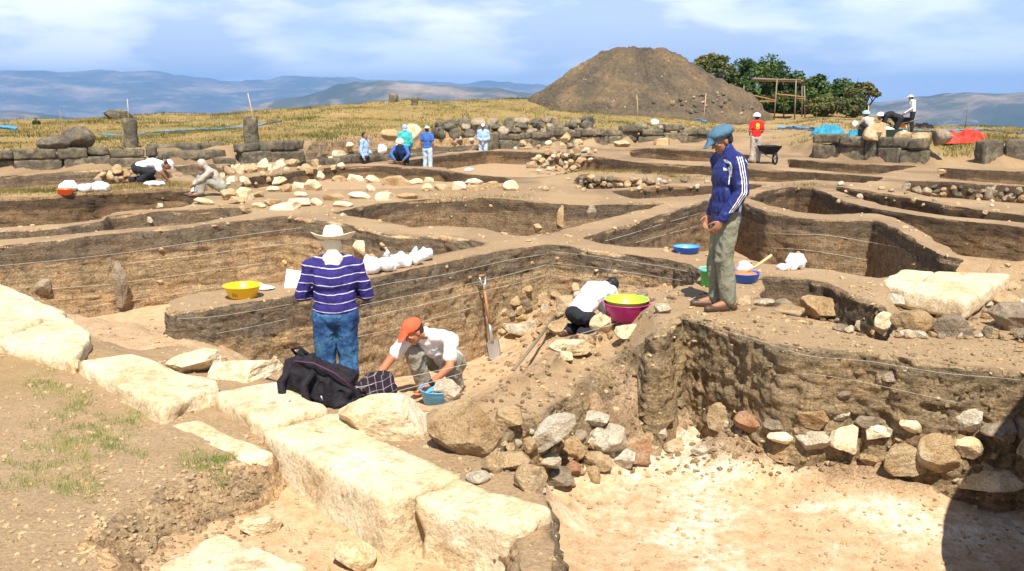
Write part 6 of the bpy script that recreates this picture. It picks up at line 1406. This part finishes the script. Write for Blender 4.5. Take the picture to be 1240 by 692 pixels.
# ---- crate, wheelbarrows
def crate():
    P = GD(1066, 153.5, 33.5); z = surf(P.x, P.y); W_, H_ = 1.30, .36; e = empty("crate", (P.x, P.y, z)); m_ = plain("black_painted_wood", (.018, .03, .022), .6)
    for x0, x1, y0, y1 in ((-W_ / 2, W_ / 2, -.40, -.36), (-W_ / 2, W_ / 2, .36, .40), (-W_ / 2, -W_ / 2 + .04, -.36, .36), (W_ / 2 - .04, W_ / 2, -.36, .36)):
        mesh("side_panel", [(x, y, zz_) for x in (x0, x1) for y in (y0, y1) for zz_ in (0, H_)], [(0, 1, 3, 2), (4, 6, 7, 5), (0, 4, 5, 1), (2, 3, 7, 6), (0, 2, 6, 4), (1, 5, 7, 3)], m_, e, False)
    mesh("base_panel", [(-W_ / 2 + .04, -.36, .05), (W_ / 2 - .04, -.36, .05), (W_ / 2 - .04, .36, .05), (-W_ / 2 + .04, .36, .05)], [(0, 1, 2, 3)], m_, e, False)
    tag(e, "long low black crate with people working over it at the right", "crate")
    lump("white_sacking", (P.x + .15, P.y, z + .10), (.9, .6, .42), 'sack', "white sacking piled in the black crate", "sacking", 6, .03, vox=.04)
    lump("plastic_canister", (P.x + .85, P.y - .1, z), (.26, .26, .40), 'poly', "pale canister at the right end of the black crate", "canister", 7, .01, vox=.04)
crate()
def wheelbarrow(P, rz, label, k=1.0):
    e = empty("wheelbarrow", P, rz); e.scale = (k, k, k); v = []
    for z, a, b_, c_ in ((.30, -.20, .22, .17), (.56, -.36, .42, .31)): v += [(-c_, a, z), (c_, a, z), (c_ * .85, b_, z), (-c_ * .85, b_, z)]
    o = mesh("tray", v, [(0, 3, 2, 1), (0, 1, 5, 4), (1, 2, 6, 5), (2, 3, 7, 6), (3, 0, 4, 7)], M['darkc'], e, False); s_ = o.modifiers.new("t", 'SOLIDIFY'); s_.thickness = .015
    for s in (-1, 1): tube("handle", [(s * .10, .52, .20), (s * .17, .1, .30), (s * .27, -.85, .56)], .018, M['grey_wood'], e); tube("leg", [(s * .2, -.18, .30), (s * .22, -.26, 0)], .015, M['steel'], e)
    w_ = empty("wheel", (0, .55, .19)); w_.parent = e; tt = [(0, .17 * math.cos(t), .17 * math.sin(t)) for t in np.linspace(0, 2 * math.pi, 20)]; tube("tyre", tt, .032, M['hair'], w_, 8); tube("hub", [(-.05, 0, 0), (.05, 0, 0)], .03, M['steel'], w_, 8)
    return tag(e, label, "wheelbarrow")
P = GD(931, 189, 29.2); wheelbarrow((P.x, P.y, surf(P.x, P.y)), R(185), "dark wheelbarrow beside the person in the red shirt"); P = GD(1092, 152, 40); wheelbarrow((P.x, P.y, surf(P.x, P.y)), R(60), "dark wheelbarrow pushed by the person on the right skyline", 1.1)
P = hit(858, 129); d_ = lathe("basket", [(.001, 0), (.22, 0), (.30, .5), (.28, .5), (.2, .03), (.001, .03)], plain("rusty_brown", (.09, .035, .03), .7)); d_.location = P; d_.rotation_euler = (R(70), 0, R(-20)); tag(d_, "reddish brown barrel lying open-mouthed on the foot of the spoil heap", "barrel")
# ---- unseen bank added out of frame at the right to cast the pit's shadow
vs = []; fs = []; na, nr = 64, 22
for r in range(nr):
    t = r / (nr - 1)
    for j in range(na):
        a = j / na * 2 * math.pi; rad = 1.62 * t * (1 + .07 * math.sin(3 * a + 1)); z = 3.15 * (1 - t ** 1.7) ; vs.append((4.48 + rad * math.cos(a), 4.35 + rad * math.sin(a) * .9, z))
for r in range(nr - 1):
    for j in range(na): fs.append((r * na + j, (r + 1) * na + j, (r + 1) * na + (j + 1) % na, r * na + (j + 1) % na))
vs = np.array(vs); vs = vs + fbm(vs, 2.2, 4, 9)[:, None] * .14; vs[:, 2] -= .12
o = mesh("shadow_caster_bank", vs, fs, M['wall_c']); tag(o, "unseen steep bank added to cast the shadow over the plaster pit", "shadow caster")
flush()
# ------------------------------------------------------------------ trees
m, n, b = newmat("leaf"); co = coords(n, "World"); n.links.new(ramp(n, noise(n, co, .8, 5, .7), [(.32, (.022, .045, .012)), (.5, (.05, .095, .022)), (.68, (.11, .15, .035))]), b.inputs["Base Color"]); M['leaf'] = m; b.inputs["Roughness"].default_value = .6
m, n, b = newmat("leaf_dry"); co = coords(n, "World"); n.links.new(ramp(n, noise(n, co, .8, 5, .7), [(.35, (.06, .075, .025)), (.5, (.10, .12, .04)), (.68, (.20, .15, .06))]), b.inputs["Base Color"]); M['leaf_dry'] = m
M['bark'] = plain("bark", (.12, .095, .07), .9, .1, .3, 6)
def tree(px, ytop, ybase, wpx, D, label, seed, nleaf=5000, mat='leaf', open_=False, name="tree", group="trees behind the site", cat="tree"):
    r_ = np.random.default_rng(seed); T_ = Vector(GD(px, ytop, D)); zb = surf(T_.x, D) if D < 110 else T_.z - 4; zb = min(zb, GD(px, ybase, D).z); H = T_.z - zb; W_ = wpx / F * D
    e = empty(name, (T_.x, D, zb - .1)); tvs = []; limbs = []
    nl = 9 if open_ else 7; z0 = H * (.22 if open_ else .15); bmv = []
    bm = bmesh.new(); cone(bm, (0, 0, -.3), (0.05, 0, z0), .20, .15, 8)
    ends = []
    for k in range(nl):
        a = k / nl * 6.28 + r_.uniform(-.3, .3); rr_ = W_ * .5 * r_.uniform(.35, .9); z1 = H * r_.uniform(.55, .95)
        p0 = Vector((.05, 0, z0 * r_.uniform(.6, 1))); p2 = Vector((rr_ * math.cos(a), rr_ * math.sin(a) * .8, z1 * (1 - .12 * (rr_ / (W_ * .5)) ** 2))); p1 = p0.lerp(p2, .5) + Vector((0, 0, H * -.05))
        cone(bm, p0, p1, .10, .07, 6); cone(bm, p1, p2, .07, .03, 6); ends.append(p2)
        for _ in range(3):
            q = p1.lerp(p2, r_.uniform(.2, .9)); e2 = q + Vector((r_.normal() * W_ * .1, r_.normal() * W_ * .1, abs(r_.normal()) * H * .12)); cone(bm, q, e2, .035, .015, 5); ends.append(e2)
    me = bpy.data.meshes.new("trunk"); bm.to_mesh(me); bm.free(); me.materials.append(M['bark']); o = bpy.data.objects.new("trunk", me); C.objects.link(o); o.parent = e
    # leaf clumps: small tilted faces around many clump centres through the crown volume
    nc = 60 if not open_ else 46; cen_ = []
    for k in range(nc):
        if open_:
            a = r_.uniform(0, 6.28); rq = r_.uniform(0, 1) ** .5; q = np.array([math.cos(a) * rq * W_ * .46, math.sin(a) * rq * W_ * .36, H * (.93 - .30 * rq ** 2) - abs(r_.normal()) * H * .05])
        else:
            d = r_.normal(size=3); d /= np.linalg.norm(d); rad = r_.uniform(.45, 1.0); q = np.array([d[0] * W_ * .46 * rad, d[1] * W_ * .40 * rad, H * .50 + d[2] * H * .44 * rad])
            q[2] = max(q[2], H * .10)
        cen_.append((q, r_.uniform(.10, .19) * W_ * (.75 if open_ else .8)))
    ci = r_.integers(0, nc, nleaf); pos = np.array([cen_[c][0] for c in ci]); rad = np.array([cen_[c][1] for c in ci]); d = r_.normal(size=(nleaf, 3)); d /= np.linalg.norm(d, axis=1)[:, None]
    pos = pos + d * (rad * r_.uniform(.2, 1, nleaf) ** .5)[:, None] * [1, 1, .7 if not open_ else .45]; pos[:, 2] = np.maximum(pos[:, 2], .05)
    u = r_.normal(size=(nleaf, 3)) * [1, 1, .6]; u /= np.linalg.norm(u, axis=1)[:, None]; v = np.cross(u, r_.normal(size=(nleaf, 3))); v /= np.linalg.norm(v, axis=1)[:, None]; s = r_.uniform(.06, .15, nleaf)[:, None] * (D / 68)
    vs = np.stack([pos - u * s, pos - v * s * .6, pos + u * s, pos + v * s * .6], 1).reshape(-1, 3); fs = np.arange(nleaf * 4).reshape(-1, 4)
    mesh("crown", vs, fs, M[mat], e, False); return tag(e, label, cat, group)
tree(863, 60, 118, 64, 72, "airy flat-topped tree with bare grey limbs behind the spoil heap", 3, 6500, 'leaf_dry', True)
tree(925, 66, 130, 96, 74, "big dense dark green tree behind the pole shelter", 5, 12000); tree(892, 74, 128, 52, 76, "dark green tree between the airy tree and the biggest one", 6, 5000)
tree(984, 84, 131, 62, 72, "rounded mid-height green tree right of the pole shelter", 8, 7500); tree(1022, 91, 133, 50, 70, "lower green tree near the right end of the grove", 9, 5500); tree(1045, 95, 134, 40, 66, "last sparse tree of the grove with thin pale branches", 12, 2400, 'leaf_dry', True)
tree(1000, 112, 135, 50, 64, "low olive bush in front of the grove", 14, 3500, 'leaf_dry', name="bush", cat="bush", group=None); tree(1035, 116, 136, 36, 62, "low rusty-green bush at the right end of the grove", 15, 2500, 'leaf_dry', name="bush", cat="bush", group=None); tree(952, 108, 131, 40, 72, "dark bush behind the pole shelter", 16, 3000, name="bush", cat="bush", group=None)
tree(905, 92, 131, 46, 70, "dark bushy tree filling the gap left of the pole shelter", 21, 4500); tree(968, 88, 132, 44, 76, "dark tree directly behind the pole shelter's right post", 22, 5000); tree(43, 142, 148, 9, 44, "small dark green shrub on the left skyline", 17, 500, name="bush", cat="bush", group=None)
# ------------------------------------------------------------------ grass and loose stones
def blades(name, X, Y, Z, h, wd, mat, seed, per=4, spread=.08):
    r_ = np.random.default_rng(seed); n_ = len(X); X = np.repeat(X, per); Y = np.repeat(Y, per); Z = np.repeat(Z, per); h = np.repeat(h, per) * r_.uniform(.5, 1.2, n_ * per); N_ = len(X)
    sp_ = np.repeat(spread, per) if not np.isscalar(spread) else spread
    X = X + r_.normal(size=N_) * sp_; Y = Y + r_.normal(size=N_) * sp_; a = r_.uniform(0, 6.28, N_); dx_ = np.cos(a); dy_ = np.sin(a); w_ = (np.repeat(wd, per) if not np.isscalar(wd) else wd)
    ln_ = r_.uniform(-.7, .7, (N_, 2)) * h[:, None]
    v = np.stack([np.column_stack([X - dx_ * w_, Y - dy_ * w_, Z - .02]), np.column_stack([X + dx_ * w_, Y + dy_ * w_, Z - .02]), np.column_stack([X + ln_[:, 0], Y + ln_[:, 1], Z + h])], 1).reshape(-1, 3)
    return tag(mesh(name, v, np.arange(N_ * 3).reshape(-1, 3), mat, smooth=False), kind="stuff")
m, n, b = newmat("dry_grass"); co = coords(n, "World")
n.links.new(ramp(n, noise(n, co, .35, 7, .75), [(.36, (.05, .075, .018)), (.46, (.115, .115, .032)), (.55, (.23, .165, .058)), (.68, (.34, .245, .095))]), b.inputs["Base Color"]); M['grass'] = m
m, n, b = newmat("green_grass"); co = coords(n, "World")
n.links.new(ramp(n, noise(n, co, 3.5, 5, .7), [(.36, (.10, .17, .03)), (.5, (.18, .24, .05)), (.66, (.42, .34, .15))]), b.inputs["Base Color"]); M['ggrass'] = m
r_ = np.random.default_rng(5); n_ = 46000; D = 24 + (66 - 24) * r_.uniform(0, 1, n_) ** 1.15; u_ = r_.uniform(-.9, .9, n_); X = u_ * D; px_ = 620 + F * u_; wl = np.interp(px_, WLINE[:, 0], WLINE[:, 1])
dens = vn(np.column_stack([X * .35, D * .35, X * 0]), 3) + .75 * (1 - np.exp(-((px_ - 915) / 40) ** 2) * 1.6) - .7 * np.exp(-((px_ - 1010) / 50) ** 2)
k_ = (D > wl + 1.0) & (r_.uniform(0, 1, n_) < np.clip(dens + .2, 0, 1)); X = X[k_]; D = D[k_]; blades("grass", X, D, zt(X, D), 0.06 + .10 * np.clip(vn(np.column_stack([X * .8, D * .8, X * 0]), 8) + .4, 0, 1), .02, M['grass'], 6, 4, .12)
# grassy rims in the site
Xs = []; Ys = []; hs_ = []
for q0, q1, w_, cnt in [((-60, 236), (235, 226), .55, 1500), ((700, 208), (805, 213), .8, 700), ((545, 240), (600, 240), .5, 160), ((960, 224), (1000, 226), .3, 60)]:
    A_ = GTv([q0, q1]); t = r_.uniform(0, 1, cnt); p = A_[0] + (A_[1] - A_[0]) * t[:, None] + r_.normal(size=(cnt, 2)) * w_ * [1, .6]; Xs.append(p[:, 0]); Ys.append(p[:, 1])
X = np.concatenate(Xs); Y = np.concatenate(Ys); Z = np.array([surf(a, b_) for a, b_ in zip(X, Y)]); k_ = Z > -.1; blades("grass", X[k_], Y[k_], Z[k_], np.full(k_.sum(), .07), .008, M['grass'], 8, 4, .05)
# sparse tufts of the near ground
Xs = []; Ys = []; Zs = []; rg = random.Random(3)
for cx, cy, rx_, ry_, cnt in [(95, 545, 75, 40, 330), (45, 470, 45, 28, 120), (235, 555, 45, 14, 110), (85, 590, 60, 12, 80), (150, 520, 40, 24, 90), (40, 580, 40, 14, 40), (110, 500, 40, 30, 60), (270, 575, 20, 8, 10)]:
    cl_ = [(rg.gauss(cx, rx_ * .5), rg.gauss(cy, ry_ * .5)) for _ in range(max(3, cnt // 14))]
    for _ in range(cnt):
        c_ = rg.choice(cl_); P = hit(c_[0] + rg.gauss(0, 9), c_[1] + rg.gauss(0, 4))
        if P.y < 12: Xs.append(P.x); Ys.append(P.y); Zs.append(P.z)
blades("grass", np.array(Xs), np.array(Ys), np.array(Zs), np.full(len(Xs), .030), .0028, M['ggrass'], 9, 7, .02)
# pebbles and clods
def pebbles(name, n_, seed, rmin, rmax, mat, reg, pw=2.2):
    r_ = np.random.default_rng(seed); bm = bmesh.new(); bmesh.ops.create_icosphere(bm, subdivisions=1, radius=1); bv_ = np.array([v.co[:] for v in bm.verts]); bf = np.array([[v.index for v in f.verts] for f in bm.faces]); bm.free()
    vs = []; fs = []; k = 0
    while k < n_:
        px, py = r_.uniform(reg[0], reg[2]), r_.uniform(reg[1], reg[3]); P = hit(px, py)
        if P.y > 45: continue
        nh_ = TB.ray_cast(EYEV, (P - EYEV).normalized())
        if nh_[1] is not None and abs(nh_[1].z) < .55 and r_.uniform() < .93: continue
        s = (rmin + (rmax - rmin) * r_.uniform() ** pw) * min(2.2, max(.7, P.y / 7)); q = bv_ * (1 + r_.uniform(-.35, .35, (len(bv_), 1))) * [s, s * r_.uniform(.6, 1), s * r_.uniform(.4, .8)]
        a = r_.uniform(0, 6.28); q = q @ np.array([[math.cos(a), -math.sin(a), 0], [math.sin(a), math.cos(a), 0], [0, 0, 1]]); vs.append(q + np.array(P) + [0, 0, s * .1]); fs.append(bf + 12 * k); k += 1
    return tag(mesh(name, np.vstack(vs), np.vstack(fs), mat, smooth=False), kind="stuff")
pebbles("gravel", 2600, 1, .004, .022, M['tan'], (-200, 205, 1440, 760)); pebbles("gravel", 1100, 2, .003, .016, M['white_stone'], (-200, 205, 1440, 760)); pebbles("dirt_clods", 3600, 4, .005, .030, M['dust'], (-200, 225, 1440, 760)); pebbles("dirt_clods", 1500, 7, .006, .035, M['wall_c'], (560, 340, 1300, 575), 1.6)
pebbles("dirt_clods", 700, 9, .005, .03, M['wall_d'], (90, 560, 320, 690), 1.6)
